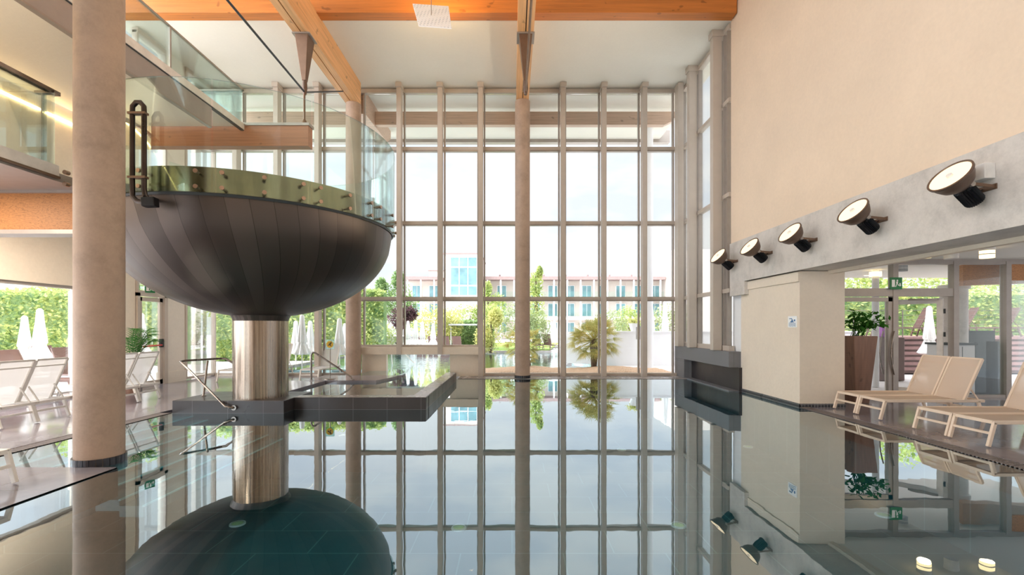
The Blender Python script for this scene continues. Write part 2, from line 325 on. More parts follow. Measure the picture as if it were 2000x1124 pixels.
# ------------------------------------------------------------------ glass front (window_1 ..): one window per bay, mullion + transoms + panes
TR = [1.5+.915-0.02, 1.5+3.23, 1.5+5.52]       # transom heights
mx = [-9.62+1e-9, -8.39, -7.15, -5.91, -4.67, -3.425, -2.18, -.95, .31, 1.55, 2.79, 4.02, 5.08]
for i in range(len(mx)-1):
    x0, x1 = mx[i], mx[i+1]; lo = 5 <= i <= 7-1 or i == 4
    wn = thing('window_%d' % (i+1), (x0, YF, 0), kind='structure')
    bot = .93 if lo else .06
    zs = [bot]+TR+[CEIL-.12]
    if x0 not in (-4.67, .31): MB().box(x0-.07, x0+.07, 13.92, 14.16, (0 if not lo or i == 4 else .68), CEIL-.02).box(x0-.095, x0+.095, 13.86, 14.2, CEIL-.14, CEIL-.002).build('mullion', M['frame'], wn, bevel=.008)
    f = MB()
    for z in TR: f.box(x0, x1, 14.2, 14.34, z-.05, z+.05)
    f.box(x0, x1, 14.2, 14.36, CEIL-.16, CEIL-.04).box(x0, x1, 14.2, 14.36, bot-.05, bot+.03)
    f.build('transom', M['frame'], wn)
    g = MB()
    for z in TR: g.box(x0, x1, 14.21, 14.33, z-.085, z-.05)
    for x in (x0+.10, x1-.10): g.box(x-.022, x+.022, 14.22, 14.34, bot, CEIL-.1)
    g.build('gasket', M['frame_grey'], wn)
    for j in range(4):
        MB().box(x0+.12, x1-.12, 14.27, 14.285, zs[j]+.03, zs[j+1]-.05).build('pane', M['glass'], wn)
MB().box(mx[-1]-.085, mx[-1]+.085, 13.86, 14.16, .93, CEIL-.02).build('mullion', M['frame'], wn, bevel=.008)
# low wall under the three sill bays with the swim-through opening
lw = MB().box(-4.6, -.86, 13.95, 14.3, .68, .9)
lw.box(-4.6, -3.85, 14.1, 14.3, 0, .68).box(-1.9, -.86, 14.1, 14.3, 0, .68)
struct('wall_far', lw, M['wall_pier'])
# right-hand glazed wall
ym = [14.3, 13.1, 11.55]
for i, y in enumerate(ym):
    y2 = ym[i+1] if i < 2 else 11.14
    wn = thing('window_%d' % (13+i), (5.3, y, 0), kind='structure')
    if i: MB().box(5.0, 5.22, y-.09, y+.09, .93, CEIL-.02).box(4.97, 5.25, y-.12, y+.12, CEIL-.16, CEIL-.002).build('mullion', M['frame'], wn, bevel=.008)
    f = MB()
    for z in TR: f.box(5.24, 5.36, y2, y, z-.05, z+.05)
    f.box(5.24, 5.38, y2, y, CEIL-.16, CEIL-.04).box(5.24, 5.38, y2, y, .93, 1.05); f.build('transom', M['frame'], wn)
    MB().box(5.25, 5.36, y-.14, y-.09, 1, CEIL-.1).box(5.25, 5.36, y2+.09, y2+.13, 1, CEIL-.1).build('gasket', M['frame_grey'], wn)
    MB().box(5.3, 5.315, y2, y, 1.0, CEIL-.1).build('pane', M['glass'], wn)
# left glazed wall near the exit door
for i, (y, y2) in enumerate(((11.28, 12.27), (12.98, 14.3))):
    wn = thing('window_%d' % (16+i), (WL, y, 0), kind='structure')
    z0 = 2.42 if i == 0 else .1
    f = MB().box(WL-.1, WL+.04, y, y2, z0-.06, z0).box(WL-.1, WL+.04, y, y2, CEIL-.16, CEIL-.04)
    for z in TR[1:]: f.box(WL-.1, WL+.02, y, y2, z-.05, z+.05)
    for q in (y, y2-.06): f.box(WL-.1, WL+.02, q, q+.06, z0, CEIL-.1)
    f.build('frame', M['frame'], wn)
    MB().box(WL-.05, WL-.035, y, y2, z0, CEIL-.1).build('pane', M['glass'], wn)
wn = thing('window_18', (WL, 6, 0), kind='structure')
f = MB().box(WL-.2, WL-.05, -3, 9.9, 2.31, 2.37).box(WL-.2, WL-.05, -3, 9.9, .0, .06)
for y in (3, 5.5, 8.2, 9.86): f.box(WL-.2, WL-.08, y-.03, y+.03, .05, 2.34)
f.build('frame', M['frame_grey'], wn); MB().box(WL-.14, WL-.13, -3, 9.9, .05, 2.33).build('pane', M['glass'], wn)
# exit door in the left wall
dn = thing('door_1', (WL, 11.3, 0), kind='structure')
MB().box(WL-.12, WL+.04, 11.28, 11.36, 0, 2.36).box(WL-.12, WL+.04, 12.16, 12.27, 0, 2.36).box(WL-.12, WL+.04, 11.28, 12.27, 2.28, 2.36).build('frame', M['frame'], dn)
MB().box(WL-.06, WL, 11.38, 11.46, .02, 2.26).box(WL-.06, WL, 12.04, 12.14, .02, 2.26).box(WL-.06, WL, 11.38, 12.14, 2.16, 2.26).box(WL-.06, WL, 11.38, 12.14, .02, .14).build('leaf', M['frame'], dn)
MB().box(WL-.04, WL-.03, 11.46, 12.04, .14, 2.16).build('pane', M['glass'], dn)
MB().tube([(WL+.07, 11.42, 1.02), (WL+.07, 12.02, 1.04)], .018, 8).build('push_bar', M['red'], dn, True)
MB().box(WL, WL+.08, 12.0, 12.08, .98, 1.2).build('handle', M['black'], dn, bevel=.01)

# ------------------------------------------------------------------ round columns
def column(x, y, z0, z1, label, r=.22, mosaic=True, ring=False):
    t = thing('round_column', (x, y, z0), label, 'column', 'round columns of the hall')
    MB().cyl((x, y), r, z0, z1, 48).build('shaft', M['column'], t, True)
    if mosaic:
        b = MB()
        for k in range(26):
            a0 = 2*PI*k/26; a1 = a0+2*PI/26*.9
            b.lathe([(r+.004, 0), (r+.018, 0), (r+.018, .082), (r+.004, .082), (r+.004, 0)], (x, y, z0), 2, None, a0, a1)
        b.build('base_band', plain('band_tile', (50, 50, 58), .25) if 'band_tile' not in bpy.data.materials else bpy.data.materials['band_tile'], t)
column(-4.58, 5.12, 0, 8.16, 'thick round beige column standing in the water nearest the viewer, left')
column(-4.73, 13.75, 0, 8.16, 'round beige column at the glass front, partly behind the steel bowl')
column(.31, 13.6, 0.012, 8.16, 'round beige column at the glass front between the palms')

# ------------------------------------------------------------------ glulam roof beams, struts and ties
for (bx, lab) in ((-4.755, 'long double timber roof beam running above the steel bowl'), (.31, 'long double timber roof beam running to the middle column')):
    t = thing('timber_beam', (bx, 0, 8.14), lab, 'beam', 'long timber roof beams')
    for s_ in (-1, 1):
        MB().box(bx+(.012 if s_ > 0 else -.18), bx+(.18 if s_ > 0 else -.012), 3.0, 13.95, 8.16, 8.9).build('lamella', M['glulam'], t)
    MB().box(bx-.011, bx+.011, 3.0, 13.9, 8.2, 8.88).build('gap_filler', M['frame_dark'], t)
    for y0_, y1_ in ((14.36, 17.4),): MB().prism([(bx-.18, y0_, 8.16), (bx-.18, y1_-.5, 8.3), (bx-.18, y1_, 8.6), (bx-.18, y1_, 8.9), (bx-.18, y0_, 8.9)], (.36, 0, 0)).build('outer_end', M['eaves'], t)
    st = thing('truss_strut', (bx, 10.57, 6.84), 'tapered rusty steel strut under the timber beam '+('above the bowl' if bx < 0 else 'near the middle column'), 'strut', 'steel roof struts')
    MB().add([(bx+sx*w_, 10.57+sy*w_*1.2, z) for z, w_ in ((8.14, .15), (7.15, .045)) for sx, sy in ((-1, -1), (1, -1), (1, 1), (-1, 1))], [(0, 1, 2, 3), (7, 6, 5, 4), (0, 4, 5, 1), (1, 5, 6, 2), (2, 6, 7, 3), (3, 7, 4, 0)]).build('post', M['bracket'], st, bevel=.008)
    MB().box(bx-.2, bx+.2, 10.36, 10.78, 8.13, 8.158).build('top_plate', M['frame_grey'], st)
    MB().tube([(bx, 10.57, 7.17), (bx, 10.57, 6.98), (bx, 10.57, 6.84)], [.05, .06, .035], 10).build('joint', M['lamp_shell'], st, True)
    t2 = MB().tube([(bx+(.03 if bx > 0 else 0), 4.2, 7.06), (bx, 10.57, 6.9)], .022, 8).tube([(bx, 10.57, 6.9), (bx, 12.95, 8.14)], .018, 8)
    tag(t2.build('tie_rod', M['bracket'] if bx > 0 else M['frame_dark'], None, True), 'thin steel tie rod running to the strut '+('above the bowl' if bx < 0 else 'near the middle column'), 'tie rod', 'steel tie rods')
tag(B(-9.5, 5.26, 10.78, 11.06, 8.87, 9.75).build('cross_beam', M['glulam_x']), 'orange timber beam crossing the top of the picture', 'beam')
ob = MB().box(-9.5, -4.94, 15.4, 15.6, 8.28, 8.72).box(-4.57, .13, 15.4, 15.6, 8.28, 8.72).box(.49, 5.1, 15.4, 15.6, 8.28, 8.72).prism([(5.1, 15.4, 8.28), (5.1, 15.4, 8.72), (5.6, 15.4, 8.72), (5.35, 15.4, 8.4)], (0, .2, 0))
tag(ob.build('eaves_beam', M['eaves']), 'timber eaves beam outside behind the top panes', 'beam')
ec = thing('outdoor_column', (5.1, 17.2, 0), 'slim white round column outside the right end of the glass front', 'column')
MB().cyl((5.1, 17.2), .16, 0, 8.9, 24).build('shaft', M['white_out'], ec, True)
MB().cyl((5.1, 17.2), .2, 8.1, 8.2, 24).build('collar', M['white_out'], ec, True)

# ------------------------------------------------------------------ steel bowl lookout
BX, BY, BR = -4.68, 8.6, 2.41
bo = thing('steel_bowl', (BX, BY, .22), 'huge brown steel bowl lookout on a stainless pedestal with green glass rim', 'bowl')
prof = [(r, 3.33-1.65*math.sqrt(max(0, 1-(r/2.36)**2))) for r in [.50+.06*i for i in range(31)]]+[(2.355, 3.27), (2.36, 3.33)]
prof = [(.455, 1.60), (.47, 1.66)]+prof
MB().lathe(prof, (BX, BY, 0), 96).build('bowl_shell', M['bowl'], bo, True)
MB().lathe([(2.36, 3.33), (2.375, 3.30), (2.39, 3.33), (2.375, 3.345)], (BX, BY, 0), 96).build('lower_ring', M['frame_dark'], bo, True)
MB().lathe([(2.32, 3.34), (2.34, 3.345), (2.34, 3.70), (2.30, 3.71)], (BX, BY, 0), 96).build('rim_band', M['steel_band'], bo, True)
MB().lathe([(0, 3.64), (2.30, 3.64), (2.30, 3.70)], (BX, BY, 0), 64).build('platform_floor', M['deck'], bo, True)
MB().lathe([(0, .22), (.46, .22), (.46, 1.64), (0, 1.64)], (BX, BY, 0), 64).build('pedestal', M['steel'], bo, True)
def ang(px):                                          # where on the near side of the rim a measured joint stands
    k = (px-CX)/F; a = 1+k*k; b = -2*(k*BX+BY); c = BX*BX+BY*BY-BR*BR; D = b*b-4*a*c; y = (-b-math.sqrt(max(D, 0)))/(2*a)
    return math.atan2(y-BY, k*y-BX)
js = [ang(414), ang(609), ang(732)]
js = [js[0]-.78, js[0], js[1], js[2], js[2]+.62, js[2]+1.3, js[2]+2.0, js[2]+2.7, js[2]+3.1]
for a0, a1 in zip(js[:-1], js[1:]):
    e = .004
    MB().lathe([(2.40, 3.345), (2.42, 3.345), (2.42, 4.875), (2.40, 4.875), (2.40, 3.345)], (BX, BY, 0), 20, None, a0+e, a1-e).build('glass_panel', M['glass_green'], bo, True)
    for t_ in (.1, .5, .9):
        a = a0+(a1-a0)*t_
        for z in (3.40, 3.61):
            c_, s_ = math.cos(a), math.sin(a)
            MB().tube([(BX+2.335*c_, BY+2.335*s_, z), (BX+2.405*c_, BY+2.405*s_, z), (BX+2.425*c_, BY+2.425*s_, z), (BX+2.45*c_, BY+2.45*s_, z)], [.014, .014, .03, .03], 10).build('glass_bolt', M['bolt'], bo, True)
# drain pipes on the bowl
pp = thing('drain_pipe', (-5.25, 6.15, 3.3), 'pair of dark metal pipes bent over the bowl rim beside the column', 'pipe')
def P(x, y, d): return tuple(at(x, y, d))
dp = 6.05
MB().tube([P(285, 396, dp), P(268, 393, dp), P(259, 384, dp), P(258.5, 370, dp), P(258.5, 222, dp), P(259, 208, dp), P(266, 200, dp), P(274, 200, dp), P(281, 208, dp), P(281.5, 222, dp), P(281.5, 370, dp), P(283, 382, dp), P(290, 390, dp+.05), P(300, 393, dp+.2)], .031, 12).build('pipe', M['pipe'], pp, True)
for y_ in (222, 347): MB().bar(P(252, y_, dp), P(287, y_, dp), .075, .03).build('clamp', M['bracket'], pp, bevel=.004)
MB().bar(P(280, 396, dp), P(306, 395, dp+.02), .12, .12).build('outlet_box', M['black'], pp, bevel=.01)

# ------------------------------------------------------------------ bridge and lower walkway
br = thing('footbridge', (-8, 6.75, 2.8), 'timber and grey steel footbridge joining the bowl from the left', 'bridge')
MB().box(-9.15, -5.7, 6.75, 6.95, 2.925, 3.465).build('timber_side', M['osb'], br)
MB().box(-9.15, -5.7, 6.70, 6.98, 3.465, 3.54).build('top_channel', M['fascia'], br)
MB().box(-9.15, -5.7, 6.70, 6.98, 2.865, 2.925).build('bottom_channel', M['fascia'], br)
MB().box(-9.1, -5.6, 6.98, 8.2, 3.44, 3.54).build('deck_plate', M['fascia'], br)
lwk = thing('lower_walkway', (-7, 3, 3.5), 'lower walkway with grey soffit and glass balustrade at the left edge', 'walkway')
MB().box(-9.15, -6.22, -3, 6.7, 3.50, 3.62).build('soffit', M['fascia'], lwk)
MB().box(-6.24, -6.19, -3, 6.3, 3.56, 3.71).build('fascia', M['lip'], lwk)
MB().box(-6.25, -6.17, -3, 6.3, 3.53, 3.56).build('edge_strip', M['bracket'], lwk)
for y0_, y1_ in ((2.0, 4.1), (4.13, 6.25)): MB().box(-6.215, -6.2, y0_, y1_, 3.6, 4.66).build('glass_panel', M['glass_green'], lwk)
MB().box(-6.25, -6.17, -3, 6.3, 4.66, 4.71).build('handrail', M['rail'], lwk)
MB().tube([(-6.32, 6.22, 3.62), (-6.32, 6.22, 4.66)], .028, 12).build('post', M['rail'], lwk, True)
MB().box(-6.42, -6.15, 6.19, 6.25, 4.655, 4.69).build('handrail_return', M['rail'], lwk)
for z in (3.46, 3.62): MB().tube([(-6.1, 6.34, z), (-6.1, 6.28, z)], .03, 10).build('glass_bolt', M['bolt'], lwk, True)
# upper gallery
ug = thing('upper_gallery', (-7.5, 5, 5.5), 'upper gallery with grey edge, white lip and green glass balustrade', 'gallery')
MB().box(-9.15, -6.1, -3, 10.3, 6.0, 6.1).build('soffit', M['ceiling'], ug)
MB().box(-6.11, -6.06, -3, 9.3, 5.56, 5.94).build('edge_fascia', M['fascia'], ug)
MB().box(-6.13, -6.05, -3, 9.3, 5.53, 5.56).build('edge_flange', M['frame_grey'], ug)
MB().box(-6.13, -6.04, -3, 10.4, 5.96, 6.1).build('white_lip', M['lip'], ug)
MB().box(-6.12, -6.05, -3, 10.4, 5.94, 5.96).build('shadow_strip', M['frame_dark'], ug)
for y0_, y1_ in ((1, 4.2), (4.22, 6.18), (6.2, 8.18), (8.2, 10.38)): MB().box(-6.085, -6.07, y0_, y1_, 6.1, 6.84).build('glass_panel', M['glass_green'], ug)
MB().box(-9.1, -6.09, 10.38, 10.395, 6.1, 6.84).build('glass_panel', M['glass_green'], ug)
MB().box(-6.095, -6.06, -3, 10.41, 6.84, 6.865).box(-9.1, -6.06, 10.375, 10.41, 6.84, 6.865).build('handrail', M['frame_grey'], ug)
for y_ in (4.21, 8.19): MB().box(-6.09, -6.065, y_-.015, y_+.015, 6.1, 6.84).build('post', M['frame_grey'], ug)
MB().box(-6.2, -6.14, 7.6, 10.3, 6.1, 6.12).build('cove_light', M['ledstrip'], ug)
gb = thing('gallery_beam', (-6, 10.5, 5.6), 'reddish timber beam hung on a rod behind the bowl glass', 'beam')
MB().box(-9.15, -4.6, 10.4, 10.62, 5.6, 6.06).build('timber', M['wood_red'], gb)
MB().box(-9.15, -4.57, 10.38, 10.64, 6.06, 6.12).build('steel_cap', M['frame_grey'], gb)
MB().tube([(-4.755, 10.55, 6.84), (-4.755, 10.55, 6.12)], .025, 10).build('hanger_rod', M['bracket'], gb, True)
MB().lathe([(0, .0), (.07, .0), (.05, .1), (.03, .14), (0, .14)], (-4.755, 10.55, 6.12), 12).build('rod_foot', M['bracket'], gb, True)
tag(B(WL, WL+.04, -3, 10.9, 5.73, 5.76).build('cove_light', M['ledstrip']), 'thin warm light strip high on the left wall', 'light')

# ------------------------------------------------------------------ plinth, whirlpool basin, steps
T = .22
pl = MB().prism([(-5.93, 8.04, -1.15), (-3.98, 8.04, -1.15), (-3.98, 8.41, -1.15), (-3.98, 9.2, -1.15), (-5.93, 9.2, -1.15)], (0, 0, 1.15+T))
tag(pl.build('bowl_plinth', M['slate'], bevel=.006), 'dark slate plinth under the steel pedestal', 'plinth')
bs = thing('whirlpool_basin', (-2.9, 10.6, 0), 'raised dark slate basin with pale stone rim jutting into the pool', 'basin')
MB().box(-3.98, -1.57, 8.41, 8.70, -1.15, T).box(-1.86, -1.57, 8.70, 13.0, -1.15, T).build('wall', M['slate'], bs, bevel=.006)
MB().box(-3.98, -1.58, 8.42, 8.69, T, T+.004).box(-1.85, -1.58, 8.69, 12.99, T, T+.004).build('rim', M['rim_top'], bs)
MB().box(-4.35, -1.86, 8.7, 14.3, -.5, -.45).build('bottom', M['pooltile'], bs)
for k in range(4): MB().box(-4.3+.22*k, -4.26+.22*k, 9.2, 11.1, .04-.1*k, .06-.1*k).build('step_edge', M['stepline'], bs)
tag(MB().add([(-4.34, 8.7, .17), (-1.86, 8.7, .17), (-1.86, 14.05, .17), (-4.34, 14.05, .17), (-1.92, 14.05, .17), (-1.92, 14.6, .17), (-3.83, 14.6, .17), (-3.83, 14.05, .17)], [(0, 1, 2, 3), (7, 4, 5, 6)]).build('basin_water', M['water_basin']), 'shallow mirror-smooth water filling the raised basin', 'basin water', kind='stuff')
struct('floor', B(XL-.2, -4.5, 9.2, 11.1, -.3, .215), M['deck'])
tag(MB().prism([(-5.0, 11.1, 0), (-3.27, 11.1, 0), (-2.95, 12.3, 0), (-5.0, 12.3, 0)], (0, 0, T)).build('basin_platform', M['deck']), 'low dark slab beside the basin carrying the small handrail', 'platform')
sp_ = thing('pool_steps', (XL, 6.6, -1.1), 'underwater steps with pale blue edges at the left pool side', 'steps')
for k in range(7):
    x_ = -5.56+.26*k; z_ = -.05-.065*k
    MB().box(XL if k == 0 else x_-.26, x_, 5.0, 8.03, z_-.12, z_).build('tread', M['pooltile'], sp_)
    MB().box(x_-.012, x_+.012, 5.0, 8.03, z_-.01, z_+.006).build('edge_line', M['stepline'], sp_)
def grate(x0, x1, y0, y1, lab):
    g = MB(); n = int((y1-y0)/.045)
    for k in range(n): g.box(x0, x1, y0+k*.045, y0+k*.045+.026, -.02, .008)
    for x in (x0, x1-.015): g.box(x, x+.015, y0, y1, -.02, .009)
    tag(g.build('overflow_grate', M['grate']), lab, 'grate', 'overflow grates')
    struct('trim_8', B(x0, x1, y0, y1, -.3, -.03), M['slate'])
grate(XL-.2, XL, 4.9, 8.05, 'slatted overflow grate along the left pool edge under the sun loungers')
grate(XR, XR+.22, 2.5, 8.6, 'slatted overflow grate along the right pool edge below the tan loungers')
grate(-4.42, -4.2, 1.5, 4.9, 'slatted overflow grate at the near left corner before the column')
struct('floor', B(-4.2, -4.19, -3, 4.9, -.3, .0), M['slate'])
# pool lamps, on the pool floor
for i, (x, y) in enumerate(((464, 1025), (896, 1033), (1325, 1028), (1752, 1008), (1500, 874), (1214, 880), (1372, 809))):
    d = (EYE+1.15)*F/(y-HY); X = (x-CX)/F*d
    labs = ['round pale green lamp on the pool floor below the steel bowl', 'round pale green pool floor lamp left of the middle column', 'round pale green pool floor lamp below the right end of the glass front', 'round pale green pool floor lamp near the tan loungers', 'small pool floor lamp below the swimming sign', 'far pool floor lamp below the glass front', 'farthest pool floor lamp by the dark fountain block']
    if X > XR-.1: X = XR-.15
    t = thing('pool_lamp', (X, d, -1.15), labs[i], 'pool lamp', 'round pool lamps')
    MB().lathe([(0, 0), (.075, 0), (.075, .012), (0, .02)], (X, d, -1.15), 24).build('lens', M['pool_lamp'], t, True)
    MB().lathe([(.075, 0), (.10, 0), (.098, .018), (.075, .02)], (X, d, -1.15), 24).build('ring', M['sign_white'], t, True)

# ------------------------------------------------------------------ fountain block
fb = thing('fountain_block', (5.2, 12.5, 0), 'dark slate fountain block with a long niche in front of the right glazing', 'fountain')
MB().box(5.08, XR, 10.8, 14.4, .56, .93).build('top_slab', M['slate_fountain'], fb, bevel=.006)
MB().box(5.08, XR, 13.6, 14.4, -.05, .56).build('end_block', M['slate_fountain'], fb, bevel=.006)
MB().box(5.30, XR+.02, 10.75, 13.6, -.05, .56).build('niche_wall', M['slate'], fb)
MB().box(5.08, 5.3, 10.8, 13.6, -.05, .02).build('spill_ledge', M['slate_fountain'], fb)

# ------------------------------------------------------------------ handrails
def tuberail(name, paths, r, lab, flanges=(), loc=(0, 0, 0)):
    t = thing(name, loc, lab, 'handrail', 'steel handrails')
    for nm, p in paths: MB().tube(p, r, 12).build(nm, M['rail'], t, True)
    for (c, n_) in flanges:
        c = Vector(c); MB().tube([c, c+Vector(n_)*.012], .045, 16).build('flange', M['rail'], t, True)
    return t
A_ = (-4.84, 8.0, .10); B_ = (-6.19, 8.6, .86); C_ = (-5.80, 9.2, .88)
tuberail('handrail', [('rail', [A_, (-4.95, 7.96, .13), (-6.12, 8.56, .83), B_, (-6.14, 8.68, .875), C_, (-5.72, 9.22, .87), (-5.2, 9.3, .52)]), ('post', [(-5.76, 8.6, .22), (-5.95, 8.62, .5), (-5.97, 8.9, .87)][:1]+[(-5.78, 8.75, .87)])], .02,
         'brown steel handrail on the dark plinth left of the pedestal', (((-5.76, 8.6, .22), (0, 0, 1)), ((-4.84, 8.02, .10), (0, -1, 0))), (-5.5, 8.5, .22))
q = 11.15
tuberail('handrail', [('rail', [P(608, 744, q), P(608, 694, q), P(611, 689, q), P(616, 690, q), P(684, 735, q), P(688, 741, q)])], .022,
         'thin steel handrail on the low slab behind the basin', ((tuple(at(608, 742.5, q)), (0, 0, 1)), (tuple(at(688, 742.5, q)), (0, 0, 1))), (-4.8, q, .22))
# yellow round sign on its stand
sg = thing('sign_stand', (-4.5, 11.4, .22), 'small round yellow warning sign on a slim stand', 'sign')
MB().tube([(-4.5, 11.4, .23), (-4.5, 11.4, 1.0)], .012, 8).build('pole', M['rail'], sg, True)
MB().lathe([(0, 0), (.14, 0), (.13, .015), (0, .02)], (-4.5, 11.4, .22), 20).build('foot', M['rail'], sg, True)
MB().box(-4.61, -4.39, 11.39, 11.40, .96, 1.2).build('backing', M['frost'], sg)
MB().tube([(-4.5, 11.388, 1.08), (-4.5, 11.378, 1.08)], .085, 24).build('disc', M['yellow'], sg, True)
fg = MB().tube([(-4.47, 11.376, 1.125), (-4.47, 11.37, 1.125)], .014, 10).prism([(-4.545, 11.376, 1.06), (-4.535, 11.376, 1.045), (-4.455, 11.376, 1.10), (-4.47, 11.376, 1.115)], (0, -.004, 0)).prism([(-4.505, 11.376, 1.075), (-4.495, 11.376, 1.085), (-4.46, 11.376, 1.04), (-4.475, 11.376, 1.03)], (0, -.004, 0)).prism([(-4.53, 11.376, 1.11), (-4.525, 11.376, 1.12), (-4.48, 11.376, 1.11), (-4.485, 11.376, 1.1)], (0, -.004, 0))
fg.build('figure', M['black'], sg)

# ------------------------------------------------------------------ wall floodlights on the lintel
def floodlight():
    t = thing('floodlight', (0, 0, 0), 'x', 'floodlight', 'round floodlights on the concrete lintel')
    # local: wall at x=0, lamp reaches towards -x; optical axis tilts up and away from the wall
    c = Vector((-.30, 0, .0)); ax = Vector((-.78, -.13, .62)).normalized()
    e1 = ax.cross(Vector((0, 1, 0))).normalized(); e2 = ax.cross(e1)
    R_ = Matrix((e1, e2, ax)).transposed()
    def lat(prof, n=32, mod=None):
        m = MB().lathe(prof, (0, 0, 0), n, mod); m.v = [tuple(c+R_@Vector(v)) for v in m.v]; return m
    lat([(.055, -.04), (.10, -.02), (.155, .03), (.19, .10), (.20, .145), (.205, .15), (.215, .155), (.217, .175), (.20, .18), (.195, .172)]).build('reflector', M['lamp_shell'], t, True)
    lat([(0, .163), (.197, .166)]).build('lamp_face', M['lamp_face'], t, True)
    lat([(0, .166), (.03, .168), (.03, .19), (0, .19)], 12).build('lamp_centre', M['lip'], t, True)
    hs = lat([(0, -.27), (.085, -.27), (.095, -.25), (.095, -.06), (.06, -.03), (0, -.03)], 48, lambda a, z: 1.0 if int(a/(2*PI)*48+.5) % 2 else .86)
    hs.build('heat_sink', M['black'], t)
    j = c+ax*(-.02)
    for s_ in (-1, 1):
        MB().tube([j+Vector((0, s_*.105, 0)), j+Vector((0, s_*.135, 0))], .03, 12).build('pivot', M['frame_grey'], t, True)
        MB().bar(j+Vector((0, s_*.125, 0)), Vector((-.01, s_*.09, -.03)), .014, .035).build('arm', M['bracket'], t, bevel=.003)
    MB().box(-.012, 0, -.11, .11, -.06, 0).build('wall_plate', M['bracket'], t)
    MB().tube([(-.02, .03, -.03), (-.08, .04, -.09), (-.16, .02, -.10), (-.24, 0, -.06)], .006, 6).build('cable', M['black'], t, True)
    return t
fl = floodlight()
spots = [(1868, 345, 'nearest'), (1675, 412, 'second nearest'), (1550, 455, 'middle'), (1470, 482, 'second farthest'), (1408, 500, 'farthest')]
lab_f = ['largest and nearest round floodlight on the lintel, beside the small white box', 'second floodlight from the viewer on the concrete lintel', 'middle one of the five floodlights on the concrete lintel', 'fourth floodlight from the viewer on the concrete lintel', 'smallest and farthest floodlight at the end of the concrete lintel']
for i, (x, y, _) in enumerate(spots):
    X = 5.27-.36; d = X*F/(x-CX); z = EYE-(y-HY)/F*d
    place(fl, i > 0, (5.268, d+.02, z-.10), 0, lab_f[i])
    ld = bpy.data.lights.new('floodlight_beam', 'SPOT'); ld.energy = 170; ld.color = (1, .80, .58); ld.spot_size = 2.0; ld.spot_blend = .8; ld.shadow_soft_size = .15
    lo_ = bpy.data.objects.new('floodlight_beam', ld); COL.objects.link(lo_); axv = Vector((-.78, -.13, .62)).normalized()
    lo_.location = Vector((5.268-.30, d+.02, z-.10))+axv*.24; lo_.rotation_euler = axv.to_track_quat('-Z', 'Y').to_euler()
jb = B(5.15, 5.269, 5.02, 5.30, 3.13, 3.30)
tag(jb.build('junction_box', M['lip'], bevel=.006), 'small white junction box on the lintel behind the nearest floodlight', 'box')

# ------------------------------------------------------------------ hanging reflector panel
hp = thing('ceiling_panel', (-1.7, 9.6, 8.1), 'white perforated square panel hanging below the orange beam', 'panel')
pts = [at(806, 9, 9.0), at(876, 14, 9.0), at(882, 57, 8.2), at(818, 52, 8.2)]
pm = NT('perforated_panel'); ck = pm.n('ShaderNodeTexVoronoi'); ck.inputs['Scale'].default_value = 16; ck.inputs['Randomness'].default_value = 0; pm.l(pm.coord(), ck.inputs['Vector'])
pm = pm.done(pm.pbsdf(pm.ramp(ck.outputs[0], [(.25, lin((190, 196, 204))), (.35, lin((250, 250, 252)))]), .4))
MB().prism(pts, (0, 0, .02)).build('panel', pm, hp)
MB().tube([(pts[0]+pts[2])/2+Vector((0, 0, .02)), (pts[0]+pts[2])/2+Vector((0, 0, 1.2))], .008, 6).build('wire', M['frame_grey'], hp)

# ------------------------------------------------------------------ sun loungers
def lounger(name, frame, sling, cat='sun lounger'):
    t = thing(name, (0, 0, 0), 'x', cat); L_, W, Z, H_ = 1.6, .54, .31, 1.28; r = .02; w2 = W/2-r
    for s_ in (-1, 1): MB().bar((0, s_*w2, Z), (L_, s_*w2, Z), .034, .045).build('side_rail', M[frame], t, bevel=.006)
    for x_ in (.017, L_-.017): MB().bar((x_, -w2, Z), (x_, w2, Z), .034, .04).build('end_rail', M[frame], t)
    for s_ in (-1, 1):
        MB().bar((.02, s_*w2, Z), (-.06, s_*w2, .012), .034, .045, (1, 0, 0)).build('leg', M[frame], t, bevel=.006)
        MB().bar((L_-.10, s_*w2, Z), (L_+.0, s_*w2, .012), .034, .045, (1, 0, 0)).build('leg', M[frame], t, bevel=.006)
    MB().bar((-.02, -w2, Z*.56), (-.02, w2, Z*.56), .022, .03).build('stretcher', M[frame], t)
    MB().bar((L_-.055, -w2, Z*.56), (L_-.055, w2, Z*.56), .022, .03).build('stretcher', M[frame], t)
    MB().add([(.03, -w2+.01, Z+.012), (H_, -w2+.01, Z+.002), (H_, w2-.01, Z+.002), (.03, w2-.01, Z+.012)], [(0, 1, 2, 3)]).build('seat', M[sling], t, solid=.008)
    a = math.radians(66); dx, dz = math.cos(a)*.72, math.sin(a)*.72; p0 = Vector((H_, 0, Z+.01)); p1 = p0+Vector((dx, 0, dz))
    b = MB()
    for s_ in (-1, 1): b.bar(p0+Vector((0, s_*(w2-.0), 0)), p1+Vector((0, s_*w2, 0)), .034, .034, (1, 0, 0))
    b.bar(p1+Vector((0, -w2, 0)), p1+Vector((0, w2, 0)), .03, .03); q_ = p0.lerp(p1, .84); b.bar(q_+Vector((0.01, -w2, 0)), q_+Vector((0.01, w2, 0)), .02, .02)
    b.build('back_frame', M[frame], t)
    e = Vector((-.012, 0, 0)); y_ = Vector((0, w2-.01, 0))
    MB().add([p0+e-y_, p1+e-y_, p1+e+y_, p0+e+y_], [(0, 1, 2, 3)]).build('backrest', M[sling], t, solid=.008)
    m = p0.lerp(p1, .36)
    for s_ in (-1, 1): MB().bar(m+Vector((.01, s_*(w2-.05), 0)), (L_-.03, s_*(w2-.05), Z-.01), .014, .02).build('support_stay', M[frame], t)
    return t
Lr = lounger('sun_lounger', 'tan_metal', 'sling_tan')
